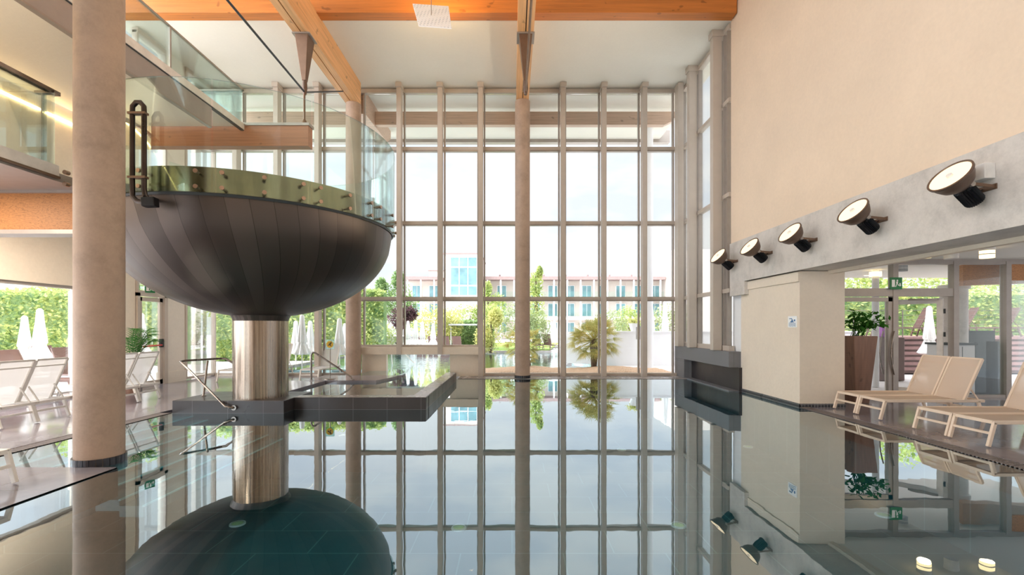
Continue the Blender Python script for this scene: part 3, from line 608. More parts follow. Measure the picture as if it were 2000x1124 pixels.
g_ = 'tan loungers on the right deck'
for i, (y, lab) in enumerate(((8.17, 'tan mesh sun lounger nearest the dark planter, farthest of the right row'), (7.62, 'tan mesh sun lounger second from the planter, in front of the open door'), (6.5, 'tan mesh sun lounger at the right edge, farther of the near pair'), (5.95, 'nearest tan mesh sun lounger at the right edge'))):
    place(Lr, i > 0, (5.95, y, .012), 0, lab, g_)
Lw = lounger('sun_lounger', 'white_metal', 'sling')
labs = [((-9.0, 6.92), 0, 'white mesh sun lounger at the left picture edge beside the window'), ((-9.0, 7.45), 0, 'white mesh sun lounger just left of the thick near column'), ((-9.0, 8.88), 0, 'white mesh sun lounger half hidden behind the thick near column'),
        ((-9.0, 9.43), 0, 'white mesh sun lounger just right of the near column, by the exit door'), ((-4.78, 4.13), PI, 'white sun lounger end cut off by the lower left picture edge'), ((-7.75, 12.55), PI/2, 'white sun lounger facing the viewer behind the left handrail'), ((-7.05, 12.7), PI/2, 'white sun lounger right behind the steel pedestal, its left one'),
        ((-5.6, 12.75), PI/2, 'white sun lounger right of the pedestal before the glass front')]
for i, ((x, y), rz, lab) in enumerate(labs): place(Lw, i > 0, (x, y, .012), rz, lab, 'white loungers on the left deck')
Lb = lounger('sun_lounger', 'brown_metal', 'sling_brown')
k = 0
for x, y, rz, lab in ((-9.95, 9.75, PI*.96, 'brown outdoor lounger at the left edge behind the window'), (-9.2-.7, 10.55, PI*1.02, 'brown outdoor lounger below the shorter folded umbrella'), (-10.0, 11.6, PI*.95, 'brown outdoor lounger below the taller folded umbrella'), (-11.6, 12.9, PI*1.0, 'brown outdoor lounger farthest out behind the left window')):
    place(Lb, k > 0, (x, y, 0), rz, lab, 'brown loungers on the left terrace'); k += 1
for i, x in enumerate((-5.3, -4.7, -4.1, -3.5)):
    place(Lb, True, (x+.55+i*.08, 25.2+i*.05, 0), PI/2+.35, 'brown outdoor lounger, %s in the row under the folded umbrellas behind the sill' % ('leftmost', 'second from left', 'second from right', 'rightmost')[i], 'brown loungers beyond the sill')
for i, (x, y, s_) in enumerate(((1.75, 29.0, .1), (2.65, 28.9, .25), (3.5, 28.8, -.1))):
    place(Lb, True, (x, y, 0.06), PI/2+s_, 'brown lounger by the outdoor pool beside the white folded umbrellas, %s' % ('left one', 'middle one', 'right one')[i], 'brown loungers by the outdoor pool')

# ------------------------------------------------------------------ right-hand glazed entrance, 9.8 m deep
YE = 9.8
e_ = lambda x, d=YE: (x-CX)/F*d
wn = thing('window_19', (7.2, YE, 0), kind='structure')
f = MB().box(6.2, 13, YE-.04, YE+.08, 2.84, 2.95).box(6.2, e_(1866), YE-.04, YE+.08, 2.16, 2.33)
for x in (1746, 1864, 1966): f.box(e_(x)-.055, e_(x)+.055, YE-.05, YE+.09, .012, 2.9)
f.box(e_(1966), 13, YE-.04, YE+.06, .012, .08).box(e_(1870), e_(1962), YE-.04, YE+.06, .012, .07)
f.build('frame', M['frame_grey'], wn)
MB().box(6.2, e_(1741), YE, YE+.012, .1, 2.16).build('pane', M['glass'], wn); MB().box(6.2, e_(1741), YE, YE+.012, 2.33, 2.85).build('pane', M['glass'], wn)
MB().box(e_(1751), e_(1860), YE, YE+.012, 2.33, 2.85).build('pane', M['glass'], wn)
MB().box(e_(1870), e_(1960), YE, YE+.012, .07, 2.85).build('pane', M['glass'], wn); MB().box(e_(1972), 13, YE, YE+.012, .08, 2.5).build('pane', M['glass'], wn)
MB().box(e_(1972), 13, YE-.02, YE+.05, 2.5, 2.86).build('panel', M['osb'], wn)
d1 = thing('door_2', (e_(1700), YE, 0), kind='structure')
MB().box(e_(1733), e_(1741), YE-.03, YE+.04, .02, 2.14).box(6.22, e_(1741), YE-.03, YE+.04, 2.05, 2.14).box(6.22, e_(1741), YE-.03, YE+.04, .02, .14).build('leaf_frame', M['frame_grey'], d1)
def arc_handle(x, y, z0, z1, s_): return [(x+s_*.075*math.sin(PI*k/8)-.04*s_, y-.06, z0+(z1-z0)*k/8) for k in range(9)]
MB().tube(arc_handle(e_(1739), YE, .5, 1.42, -1), .014, 8).build('handle', M['rail'], d1, True)
MB().tube([(p[0]-.11, p[1]+.16, p[2]) for p in arc_handle(e_(1739), YE, .5, 1.42, -1)], .014, 8).build('handle', M['rail'], d1, True)
# open leaf swung outwards
d2 = thing('door_3', (e_(1848), YE+.08, 0), kind='structure')
hx = e_(1850); ex, ey = hx-.55, YE+.95
def leafbox(mb, t0, t1, z0, z1, th=.03):
    p = Vector((hx, YE+.09, 0)).lerp(Vector((ex, ey, 0)), t0); q = Vector((hx, YE+.09, 0)).lerp(Vector((ex, ey, 0)), t1); n = (q-p).cross(Vector((0, 0, 1))).normalized()*th
    return mb.prism([p-n+Vector((0, 0, z0)), q-n+Vector((0, 0, z0)), q+n+Vector((0, 0, z0)), p+n+Vector((0, 0, z0))], (0, 0, z1-z0))
m = MB(); leafbox(m, 0, .1, .02, 2.13); leafbox(m, .9, 1, .02, 2.13); leafbox(m, .1, .9, 2.02, 2.13); leafbox(m, .1, .9, .02, .14); m.build('leaf_frame', M['lip'], d2)
leafbox(MB(), .1, .9, .14, 2.02, .006).build('pane', M['glass'], d2)
MB().tube([(ex+.06+.04*math.sin(PI*k/8), ey-.12, .5+.92*k/8) for k in range(9)], .014, 8).build('handle', M['rail'], d2, True)
for z in (.4, 1.3, 1.8): MB().tube([(hx+.02, YE+.08, z), (hx+.02, YE+.08, z+.1)], .018, 8).build('hinge', M['frame_dark'], d2, True)
MB().bar((hx-.1, YE+.1, 2.1), (hx-.4, YE+.5, 2.12), .03, .04).build('closer', M['frame_grey'], d2)
# exit signs
def exit_sign(c, w_, h_, nrm, lab):
    c = Vector(c); n = Vector(nrm).normalized(); u = Vector((0, 0, 1)); r_ = u.cross(n).normalized()*1.0
    t = thing('exit_sign', c, lab, 'exit sign', 'green exit signs')
    def rect(a0, a1, b0, b1, o, th, m, nm): MB().prism([c+r_*a0*w_+u*b0*h_+n*o, c+r_*a1*w_+u*b0*h_+n*o, c+r_*a1*w_+u*b1*h_+n*o, c+r_*a0*w_+u*b1*h_+n*o], n*th).build(nm, m, t)
    rect(-.5, .5, -.5, .5, 0, .02, M['sign_green'], 'plate'); rect(-.38, -.12, -.30, .30, .021, .003, M['sign_white'], 'door_symbol')
    MB().tube([c+r_*.08*w_+u*.24*h_+n*.021, c+r_*.08*w_+u*.24*h_+n*.024], .07*w_, 10).build('figure_head', M['sign_white'], t)
    def pol(pts, nm): MB().prism([c+r_*a*w_+u*b*h_+n*.021 for a, b in pts], n*.003).build(nm, M['sign_white'], t)
    pol([(-.02, .14), (.14, .16), (.12, -.04), (.0, -.04)], 'figure_body'); pol([(.0, -.04), (.06, -.04), (-.02, -.30), (-.08, -.30)], 'figure_leg'); pol([(.07, -.02), (.12, -.04), (.22, -.16), (.17, -.22)], 'figure_leg')
    pol([(.26, .02), (.36, .02), (.36, -.14), (.42, -.14), (.31, -.28), (.20, -.14), (.26, -.14)], 'arrow')
exit_sign(at(1749, 554, YE-.08), .25, .25, (0, -1, 0), 'green exit sign over the right entrance doors')
exit_sign((WL+.06, 11.62, 2.47), .24, .19, (1, -.35, 0), 'green exit sign over the left exit door')
# swimming sign on the pier
ss = thing('swimming_sign', (XR-.005, 8.80, 1.6), 'small white sign with blue swimmer on the beige pier', 'sign')
sx = XR-.004; y0 = XR*F/557; y1 = XR*F/540; zc = 1.6; zz = lambda y: EYE-(y-HY)/F*8.82
MB().box(sx-.006, sx+.003, y0, y1, zz(640), zz(618)).build('plate', M['sign_white'], ss)
wv = MB(); W_ = y1-y0
def sp3(u_, v_): return (sx-.008, y1-W_*u_, zz(640)+(zz(618)-zz(640))*v_)
for v in (.13, .25, .37):
    pr = [sp3(.12+.76*k/12, v+.025*math.sin(k*PI/2)) for k in range(13)]; wv.tube(pr, .0045, 6)
wv.build('waves', M['sign_blue'], ss)
MB().tube([sp3(.78, .62), (sx-.012,)+sp3(.78, .62)[1:]], .02, 12).tube([sp3(.2, .78), sp3(.45, .78), sp3(.62, .5)], .008, 6).prism([sp3(.25, .45), sp3(.5, .68), sp3(.68, .45)], (-.004, 0, 0)).build('swimmer', M['sign_blue'], ss)
# planter with plant
pt = thing('tall_planter', (6.85, 9.15, 0), 'tall tapered dark planter with leafy plant beside the beige pier', 'planter')
MB().add([(6.85+sx_*w_, 9.15+sy*w_, z) for z, w_ in ((.012, .14), (1.33, .235)) for sx_, sy in ((-1, -1), (1, -1), (1, 1), (-1, 1))], [(0, 1, 2, 3), (7, 6, 5, 4), (0, 4, 5, 1), (1, 5, 6, 2), (2, 6, 7, 3), (3, 7, 4, 0)]).build('pot', M['planter'], pt, bevel=.012)
def leaves(n, pos, size, asp=.5, up=0):
    m = MB()
    for _ in range(n):
        c = pos(); u = Vector((random.gauss(0, 1), random.gauss(0, 1), random.gauss(up, .7))).normalized(); v = u.cross(Vector((random.random()-.5, random.random()-.5, random.random()+.2))).normalized()
        s_ = size*random.uniform(.6, 1.3); a = s_*asp
        m.v += [tuple(c-u*s_), tuple(c+v*a-u*s_*.1), tuple(c+u*s_), tuple(c-v*a-u*s_*.1)]; b = len(m.v)-4; m.f.append((b, b+1, b+2, b+3))
    return m
def ball(cx, cy, cz, rx, ry, rz, shell=.55):
    d = Vector((random.gauss(0, 1), random.gauss(0, 1), random.gauss(0, 1))).normalized()*random.uniform(shell, 1)
    return Vector((cx+d.x*rx, cy+d.y*ry, cz+d.z*rz))
def rawbuild(m, name, mat, parent):                    # like build, without merging loose leaves
    off = Vector((0, 0, 0)); p = parent
    while p is not None: off += p.location; p = p.parent
    me = bpy.data.meshes.new(name); me.from_pydata([(v[0]-off.x, v[1]-off.y, v[2]-off.z) for v in m.v], [], m.f); me.materials.append(mat)
    o = bpy.data.objects.new(name, me); COL.objects.link(o)
    if parent is not None: o.parent = parent
    return o
sm = MB(); lm = MB()
for k in range(22):
    a = random.uniform(0, 2*PI); rr = random.uniform(.1, .55); tip = Vector((6.85+.8*rr*math.cos(a)+.1, 9.15+.5*rr*math.sin(a), 1.38+random.uniform(.08, .42)))
    base = Vector((6.85+random.uniform(-.1, .1), 9.15+random.uniform(-.1, .1), 1.33)); mid = base.lerp(tip, .55)+Vector((0, 0, .08)); sm.tube([base, mid, tip], .006, 5)
    for j in range(9):
        c = (mid if j < 3 else tip)+Vector((random.gauss(0, .06), random.gauss(0, .06), random.gauss(0, .035))); q_ = leaves(1, lambda: c, .065, .5, -.2); lm.add(q_.v, q_.f)
sm.build('stem', M['plant'], pt); rawbuild(lm, 'foliage', M['plant'], pt)
# ceiling lamps of the low room
for i, (X, d, on, lab) in enumerate(((8.66, 8.4, 1, 'lit cylindrical ceiling lamp at the right, over the loungers'), (8.10, 8.5, 0, 'unlit pale ceiling lamp between the two lit ones'), (7.51, 8.4, 1, 'lit cylindrical ceiling lamp half hidden by the lintel'), (8.8, 10.4, 0, 'grey cylindrical ceiling lamp outside above the open door'))):
    t = thing('ceiling_lamp', (X, d, 2.95), lab, 'ceiling lamp', 'cylindrical ceiling lamps')
    MB().cyl((X, d), .11, 2.90, 2.95, 24).build('canopy', M['lip'], t, True)
    MB().cyl((X, d), .105, 2.765, 2.90, 24).build('shade', M['ceil_lamp'] if on else (M['lip'] if i == 1 else M['grey_out']), t, True)
    if on:
        ld = bpy.data.lights.new('ceiling_lamp_light', 'AREA'); ld.shape = 'DISK'; ld.energy = 7; ld.color = (1, .78, .52); ld.size = .19
        lo_ = bpy.data.objects.new('ceiling_lamp_light', ld); COL.objects.link(lo_); lo_.location = (X, d, 2.762)
    MB().cyl((X, d), .112, 2.825, 2.84, 24).build('ring', M['lip'], t, True)
# things just outside the right glazing
tag(MB().prism([(10.08, 10.3, 2.44), (13, 10.3, 2.54), (13, 10.3, 2.94), (10.08, 10.3, 2.9)], (0, .2, 0)).build('board_panel', M['osb']), 'orange wood board panel behind the top of the right panes', 'panel')
t = thing('round_column', (10.45, 10.9, 0), 'short grey round column standing behind the right panes', 'column', 'round columns of the hall'); MB().cyl((10.45, 10.9), .25, 0, 2.45, 32).build('shaft', M['concrete'], t, True); MB().cyl((10.45, 10.9), .29, 2.4, 2.5, 32).build('capital', M['concrete'], t, True)
t = thing('porch_column', (8.95, 11.7, 0), 'slender white round column on the porch behind the planter', 'column'); MB().cyl((9.15, 11.6), .075, 0, 2.95, 24).build('shaft', M['white_out'], t, True); MB().cyl((9.15, 11.6), .13, 2.78, 2.9, 24).build('lamp_collar', M['ceil_lamp'], t, True)
cu = thing('counter_unit', (9.9, 10.1, 0), 'white counter unit with dark top behind the right panes', 'counter')
MB().box(9.45, 10.0, 9.95, 10.5, .08, 1.12).build('body', M['white_out'], cu, bevel=.01); MB().box(9.42, 10.03, 9.92, 10.52, 1.12, 1.16).build('top', M['frame_dark'], cu); MB().box(9.5, 9.98, 10.0, 10.45, 0, .08).build('plinth', M['frame_dark'], cu)
MB().box(9.72, 9.725, 9.94, 9.952, .12, 1.08).build('door_gap', M['frame_dark'], cu)
MB().tube([(9.9, 9.95, .62), (9.9, 9.93, .62)], .012, 8).build('knob', M['black'], cu)
fs = thing('frosted_screen', (10.4, 10.1, 0), 'frosted green glass screen behind the right panes', 'screen')
MB().box(10.02, 10.55, 9.96, 9.975, .05, 1.2).build('front_pane', M['frost'], fs); MB().box(10.55, 11.9, 11.35, 11.365, .05, 1.42).build('rear_pane', M['frost'], fs)

# ------------------------------------------------------------------ outside: ground, pool, garden
struct('floor', B(-60, -4.55, 14.6, 90, -.35, -.02), M['patio']); struct('floor', B(-60, -9.4, -10, 14.6, -.35, -.02), M['patio'])
struct('floor', B(-4.55, -1.7, 14.6, 90, -.35, -.03), M['patio'])
struct('trim_10', MB().box(-7.5, -1.72, 23.5, 23.7, -.02, .21).box(-1.9, -1.72, 14.35, 23.5, -.02, .19).box(-7.6, -7.5, 14.6, 23.7, -.02, .21), M['rim_top'])
tag(MB().add([(-7.5, 14.62, .16), (-1.9, 14.62, .16), (-1.9, 23.5, .16), (-7.5, 23.5, .16)], [(0, 1, 2, 3)]).build('outdoor_water', M['water_out']), 'still outdoor water seen through the swim-through opening', 'pool water', kind='stuff')
struct('floor', B(-1.7, 60, 28.6, 90, -.35, -.04), M['patio']); struct('floor', B(4.2, 60, 14.6, 28.6, -.35, -.04), M['patio']); struct('floor', B(6.2, 60, 9.95, 14.6, -.35, -.01), M['patio'])
struct('floor', B(-1.7, 4.2, 14.6, 28.6, -1.0, -.9), M['pooltile'])
struct('trim_9', MB().box(-1.75, 2.4, 28.3, 28.7, -.9, .06).box(-1.9, -1.7, 16.0, 28.6, -.9, .02), M['rim_top'])
tag(MB().add([(-1.7, 15.6, -.06), (4.2, 15.6, -.06), (4.2, 28.6, -.06), (-1.7, 28.6, -.06)], [(0, 1, 2, 3)]).build('outdoor_water', M['water_out']), 'pale blue outdoor pool water behind the glass front', 'pool water', kind='stuff')
tag(MB().add([(-6, 28.75, .0), (2.2, 28.75, .0), (4, 38, .25), (-6, 38, .25)], [(0, 1, 2, 3)]).build('lawn', M['lawn']), 'small bright green lawn behind the outdoor pool', 'lawn', kind='stuff')
mb = MB(); nx, ny = 60, 10
for j in range(ny+1):
    for i in range(nx+1):
        x = -1.6+6.8*i/nx; y = 14.62+2.3*j/ny; h = .02+.13*math.sin(PI*j/ny)*(.6+.5*math.sin(x*2.1+.5))+random.uniform(0, .025); mb.v.append((x, y, max(h, -.08) if 0 < j < ny else -.1))
mb.f = [(j*(nx+1)+i, j*(nx+1)+i+1, (j+1)*(nx+1)+i+1, (j+1)*(nx+1)+i) for j in range(ny) for i in range(nx)]
tag(rawbuild(mb, 'bark_mulch', M['gravel'], None), 'strip of tan bark mulch outside the glass front', 'mulch', kind='stuff')
tag(MB().box(3.3, 14, 18.6, 18.85, -.05, 1.3).box(3.2, 14, 18.55, 18.9, 1.3, 1.35).build('garden_wall', M['white_out']), 'low white garden wall behind the big palm', 'wall')
tag(MB().prism([(2.2, 19.5, 0), (3.3, 18.7, 0), (3.3, 18.8, 0), (2.2, 19.6, 0)], (0, 0, 1.25)).build('garden_wall', M['white_out']), 'short white return of the garden wall left of the palm', 'wall')
pc = thing('cone_planter', (4.95, 18.75, 1.35), 'white cone planter standing on the garden wall', 'planter')
MB().lathe([(0, 0), (.1, 0), (.21, .32), (.19, .32), (.12, .28), (0, .28)], (4.95, 18.75, 1.35), 24).build('pot', M['white_out'], pc, True)
rawbuild(leaves(300, lambda: ball(4.95, 18.75, 1.75, .35, .3, .2, 0), .05), 'foliage', M['leaf_yel'], pc)
nb = thing('notice_board', (4.75, 17.0, 0), 'grey notice board standing outside by the slim column', 'board')
MB().box(4.55, 4.92, 16.9, 16.93, 1.06, 1.52).build('board', M['grey_out'], nb); MB().box(4.72, 4.75, 16.93, 16.96, 0, 1.1).build('post', M['grey_out'], nb)

def tree(name, lab, cat, x, y, z0, blobs, n, size, mat, group=None, trunk=True):
    t = thing(name, (x, y, z0), lab, cat, group)
    per = max(1, n//len(blobs)); m = MB()
    for b in blobs:
        q_ = leaves(per, lambda: ball(x+b[0], y+b[1], z0+b[2], b[3], b[4], b[5], .45), size, .6); m.add(q_.v, q_.f)
    rawbuild(m, 'foliage', M[mat], t)
    if trunk:
        s_ = MB(); top = max(b[2] for b in blobs)
        s_.tube([(x, y, z0), (x+.04, y, z0+top*.5), (x, y, z0+top)], [.03*top+.03, .02*top+.02, .015], 8)
        for b in blobs[:6]: s_.tube([(x, y, z0+b[2]*.4), (x+b[0], y+b[1], z0+b[2])], [.025, .01], 5)
        s_.build('trunk', M['bark'], t, True)
    return t
def hedge(lab, x0, y0, x1, y1, h, th, n, mat='leaf', size=.09):
    t = thing('hedge', ((x0+x1)/2, (y0+y1)/2, 0), lab, 'hedge', 'clipped garden hedges'); p = Vector((x0, y0, 0)); q_ = Vector((x1, y1, 0)); nn = (q_-p).cross(Vector((0, 0, 1))).normalized()
    if nn.y > 0: nn = -nn
    def pos():
        u = random.random()
        if random.random() < .22: return p.lerp(q_, u)+nn*random.uniform(0, -th)+Vector((0, 0, h+random.gauss(0, .06)))
        return p.lerp(q_, u)+nn*random.gauss(.03, .07)+Vector((0, 0, h*random.random()))
    rawbuild(leaves(n, pos, size, .6), 'foliage', M[mat], t)
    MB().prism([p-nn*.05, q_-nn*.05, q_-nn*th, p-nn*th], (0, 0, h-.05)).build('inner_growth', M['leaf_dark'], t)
hedge('tall yellow-green hedge behind the two folded umbrellas at the far left', -26, 15.5, -13.3, 18.5, 2.85, 1.2, 9000)
hedge('green hedge seen behind the steel pedestal', -13.2, 20.5, -6.0, 21.5, 3.2, 1.2, 7000)
hedge('dark green hedge in shade behind the outdoor canopy', -4.4, 30.5, -1.2, 30.5, 1.9, 1, 3000, 'leaf_dark')
trs = [('leafy_tree', 'big bright tree above the left hedge', -19, 23.5, [(0, 0, 3.9, 3.2, 1.5, 1.6), (3.5, 1, 3.2, 2.4, 1.5, 1.2), (-3, 0, 3.8, 2.4, 1.5, 1.4)], 4500, .12, 'leaf'),
 ('leafy_tree', 'leafy green tree seen over the exit door', -14.2, 25.5, [(0, 0, 3.4, 2, 1.2, 1.6), (1.8, 0, 2.6, 1.4, 1, 1.3)], 2500, .11, 'leaf_dark'),
 ('leafy_tree', 'tall green tree just right of the steel bowl', -7.4, 30, [(0, 0, 3.3, .9, .8, 1.6), (-1, 0, 3.0, .9, .8, 1.5), (.6, 0, 2.6, .8, .8, 1.4), (0, 0, 4.6, .45, .4, .7), (-1.1, 0, 4.2, .4, .4, .6)], 5000, .09, 'leaf_dark'),
 ('leafy_tree', 'dark purple-leaved tree behind the left panes', -6.6, 27, [(0, 0, 2.0, .7, .6, .7), (.6, 0, 2.3, .5, .5, .5)], 1600, .08, 'purple_leaf'),
 ('round_shrub', 'round yellow-green shrub at the foot of the tall tree', -6.8, 24, [(0, 0, .9, 1.0, .7, .9), (-.9, 0, 1.0, .7, .6, .8)], 3000, .06, 'leaf'),
 ('round_shrub', 'wide pale shrub behind the four folded umbrellas', -5.1, 29, [(0, 0, 1.6, 1.4, .9, 1.4), (1.1, 0, 1.6, 1.0, .9, 1.2)], 4500, .07, 'leaf_yel'),
 ('round_shrub', 'long green shrub over the outdoor canopy', -2.9, 32, [(0, 0, 2.3, 1.7, .8, .9), (1.2, 0, 2.4, 1.2, .8, .8)], 3500, .07, 'leaf'),
 ('round_shrub', 'large yellowish shrub just left of the middle column', -1.25, 27, [(0, 0, 1.3, .75, .7, 1.5), (-.4, -.3, .8, .6, .5, .9), (.3, 0, 2.1, .45, .5, .6)], 3800, .065, 'leaf_yel'),
 ('leafy_tree', 'slim light green tree in front of the hotel tower side', -2.0, 38, [(0, 0, 3.4, .8, .7, 1.6), (.9, 0, 3.0, .7, .7, 1.5), (0, 0, 4.7, .35, .35, .7)], 3000, .09, 'leaf'),
 ('round_shrub', 'dense green shrub hidden partly by the middle column', .25, 30, [(0, 0, 1.8, 1.3, .9, 1.5), (1.3, 0, 1.4, 1.1, .8, 1.3)], 4200, .07, 'leaf_olive'),
 ('leafy_tree', 'pointed green tree right of the middle column', 1.75, 34, [(0, 0, 3.2, .8, .7, 1.5), (0, 0, 4.7, .55, .5, 1.0), (.3, 0, 5.6, .25, .25, .5), (0, 0, 2, .9, .8, 1.0)], 4000, .08, 'leaf'),
 ('round_shrub', 'grey-green shrub under the hotel balconies', 6.3, 29, [(0, 0, 1.5, 1.1, .8, 1.2), (-.8, 0, 1.2, .8, .7, 1.0)], 3500, .065, 'leaf_olive'),
 ('round_shrub', 'light green shrub behind the cone planter', 7.6, 30, [(0, 0, 1.8, 1.0, .8, 1.2)], 2600, .065, 'leaf'),
 ('round_shrub', 'pale shrub at the right end behind the slim column', 9.6, 28, [(0, 0, 1.6, 1.6, .8, 1.4)], 3000, .07, 'leaf_olive')]
for nm, lab, x, y, bl, n, sz, mt in trs: tree(nm, lab, 'tree' if 'tree' in nm else 'shrub', x, y, 0, bl, n, sz, mt, 'garden trees' if 'tree' in nm else 'garden shrubs')

# fan palms
def fan_palm(lab, x, y, z0, h, R_, nf=46, seed=1):
    rnd = random.Random(seed); t = thing('fan_palm', (x, y, z0), lab, 'palm', 'fan palms outside the glass front')
    MB().tube([(x, y, z0-.05), (x+.02, y, z0+h*.3), (x, y, z0+h*.55), (x, y, z0+h*.7)], [.10, .13, .15, .08], 12).build('trunk', M['bark'], t, True)
    m = MB(); st = MB(); crown = Vector((x, y, z0+h*.66))
    for i in range(nf):
        az = rnd.uniform(0, 2*PI); el = rnd.uniform(-.75, 1.35); L_ = R_*rnd.uniform(.45, .72)
        d = Vector((math.cos(az)*math.cos(el), math.sin(az)*math.cos(el), math.sin(el))); c = crown+d*L_; st.tube([crown, c], [.012, .006], 4)
        side = d.cross(Vector((0, 0, 1))).normalized() if abs(d.z) < .98 else Vector((1, 0, 0)); up = side.cross(d)
        tilt = rnd.uniform(-.5, .5); side = side*math.cos(tilt)+up*math.sin(tilt); nrm = side.cross(d)
        for k in range(15):
            a = (k-7)/7*1.35; l = R_*rnd.uniform(.34, .46)*(1-.18*abs(a)); v = (d*math.cos(a)+side*math.sin(a)); v = (v-Vector((0, 0, .15))).normalized(); e = v.cross(nrm).normalized()*.012
            mid = c+v*l*.55; tip = c+v*l-Vector((0, 0, .04)); b = len(m.v)
            m.v += [tuple(c-e*.4), tuple(c+e*.4), tuple(mid+e), tuple(mid-e), tuple(tip)]; m.f += [(b, b+1, b+2, b+3), (b+3, b+2, b+4)]
    st.build('stalk', M['palm'], t); rawbuild(m, 'fronds', M['palm'], t)
fan_palm('large bushy fan palm on bark mulch behind the right panes', 2.98, 16.8, .08, 1.42, 1.06, 120, 3)
fan_palm('smaller fan palm partly behind the middle column', .42, 18.4, -.05, 1.3, .95, 80, 5)
fan_palm('low fan palm at the water edge right beside the middle column', .5, 15.9, .03, .55, .42, 22, 8)
# indoor palm behind the near column
ip = thing('potted_palm', (-8.6, 10.4, 0), 'indoor palm half hidden behind the near column by the exit door', 'potted palm')
MB().lathe([(0, .012), (.13, .012), (.18, .45), (.16, .45), (.15, .40), (0, .40)], (-8.6, 10.4, 0), 24).build('pot', M['planter'], ip, True)
m = MB(); st = MB()
for i in range(13):
    az = random.uniform(0, 2*PI) if i > 3 else random.uniform(-.4, .3); L_ = random.uniform(.4, .62); el = random.uniform(.3, 1.1); p = Vector((-8.6, 10.4, .42)); pth = []
    for k in range(11):
        s_ = k/10; pth.append(p+Vector((math.cos(az)*L_*s_, math.sin(az)*L_*s_*.7, 1.7*(s_-.55*s_*s_)*(.8+el*.6))))
    st.tube(pth, .006, 5)
    for k in range(4, 11):
        for sd in (-1, 1):
            for j in range(2):
                c = pth[k-1].lerp(pth[k], j/2); dv = (pth[k]-pth[k-1]).normalized(); sv = dv.cross(Vector((0, 0, 1))).normalized()*sd; tip = c+(sv*.8+dv*.8-Vector((0, 0, .25))).normalized()*.2; e = dv*.012; b = len(m.v)
                m.v += [tuple(c-e), tuple(c+e), tuple(tip)]; m.f.append((b, b+1, b+2))
st.build('stem', M['fern'], ip, True); rawbuild(m, 'fronds', M['fern'], ip)

# folded umbrellas
def umbrella():
    t = thing('folded_umbrella', (0, 0, 0), 'x', 'umbrella')
    MB().tube([(0, 0, 0), (0, 0, 2.35)], .02, 8).build('pole', M['white_metal'], t, True)
    MB().lathe([(.03, 2.42), (.07, 2.36), (.09, 2.0), (.12, 1.6), (.14, 1.3), (.11, 1.22), (.17, 1.0), (.26, .78), (.22, .74), (.03, .9)], (0, 0, 0), 40, lambda a, z: 1+.22*math.sin(a*8)*min(1, (2.4-z)/1.2)).build('cloth', M['umbrella'], t, True)
    MB().lathe([(.125, 1.23), (.135, 1.25), (.125, 1.28)], (0, 0, 0), 20).build('tie_band', M['lip'], t, True)
    MB().lathe([(0, 0), (.25, 0), (.25, .05), (.04, .09), (0, .09)], (0, 0, 0), 20).build('base', M['grey_out'], t, True)
    return t
um = umbrella(); k = 0
ul = [(48, 617, 13.0, 'shorter white folded umbrella before the left hedge'), (78, 603, 12.6, 'taller white folded umbrella before the left hedge'), (277, 612, 15.0, 'white folded umbrella seen through the exit door'),
 (578, 627, 17, 'small white folded umbrella just right of the pedestal'), (590, 615, 15.5, 'tallest white folded umbrella right of the pedestal'), (606, 627, 17.5, 'white folded umbrella third from the pedestal'), (663, 622, 14.8+1, 'wide white folded umbrella left of the far column'), (674, 632, 19, 'narrow white folded umbrella touching the far column'),
 (763, 631, 24.2, 'white folded umbrella in the first sill pane'), (797, 627, 24.1, 'leftmost of the folded umbrellas in the second sill pane'), (812, 626, 24.3, 'second folded umbrella in the second sill pane'), (825, 629, 24.5, 'third folded umbrella in the second sill pane'), (846, 632, 24.7, 'rightmost folded umbrella in the second sill pane'),
 (1070, 629, 31.5, 'leftmost of the white folded umbrellas by the outdoor pool'), (1077, 628, 32.4, 'second white folded umbrella by the outdoor pool'), (1084, 628, 33.3, 'third white folded umbrella by the outdoor pool'), (1091, 629, 34.2, 'rightmost white folded umbrella by the outdoor pool'), (1299, 588, 19.6, 'tall white folded umbrella behind the garden wall'), (1272, 590, 20.4, 'white folded umbrella behind the slim column'), (1815, 598, 14.5, 'white folded umbrella seen through the open door leaf')]
for x, y, d, lab in ul:
    p = at(x, y, d); s_ = max(.6, p.z/2.42); place(um, k > 0, (p.x, p.y, 0), random.uniform(0, 2), lab, 'white folded umbrellas', (1, 1, s_) if s_ < 1.3 else (1.2, 1.2, s_)); k += 1
# canopy hut
ht = thing('garden_canopy', (-2.9, 28.5, 0), 'grey flat canopy before the dark hedge, left of the middle column', 'canopy')
MB().box(-3.9, -1.6, 28.3, 30, 1.62, 1.72).build('roof', M['grey_out'], ht)
for x in (-3.8, -1.7): MB().box(x, x+.06, 28.4, 28.46, 0, 1.62).build('post', M['grey_out'], ht)
bh = thing('pool_bar', (-6.1, 24, 0), 'small pale pool bar block with white pipes, seen in the first sill pane', 'bar')
MB().box(-6.7, -5.4, 24.5, 25.3, 0, .95).build('body', M['white_out'], bh); MB().box(-6.75, -5.35, 24.4, 25.4, .95, 1.02).build('top', M['grey_out'], bh)
MB().box(-6.2, -5.9, 24.48, 24.5, .3, .7).build('hatch', M['frame_dark'], bh)
hr = MB().tube([(-4.38, 16.9, .1), (-4.42, 16.9, .55), (-4.3, 16.9, .68), (-3.9, 16.9, .5), (-3.6, 16.9, .2)], .02, 8)
tag(hr.build('outdoor_handrail', M['white_metal'], None, True), 'white outdoor handrail in the first sill pane', 'handrail')

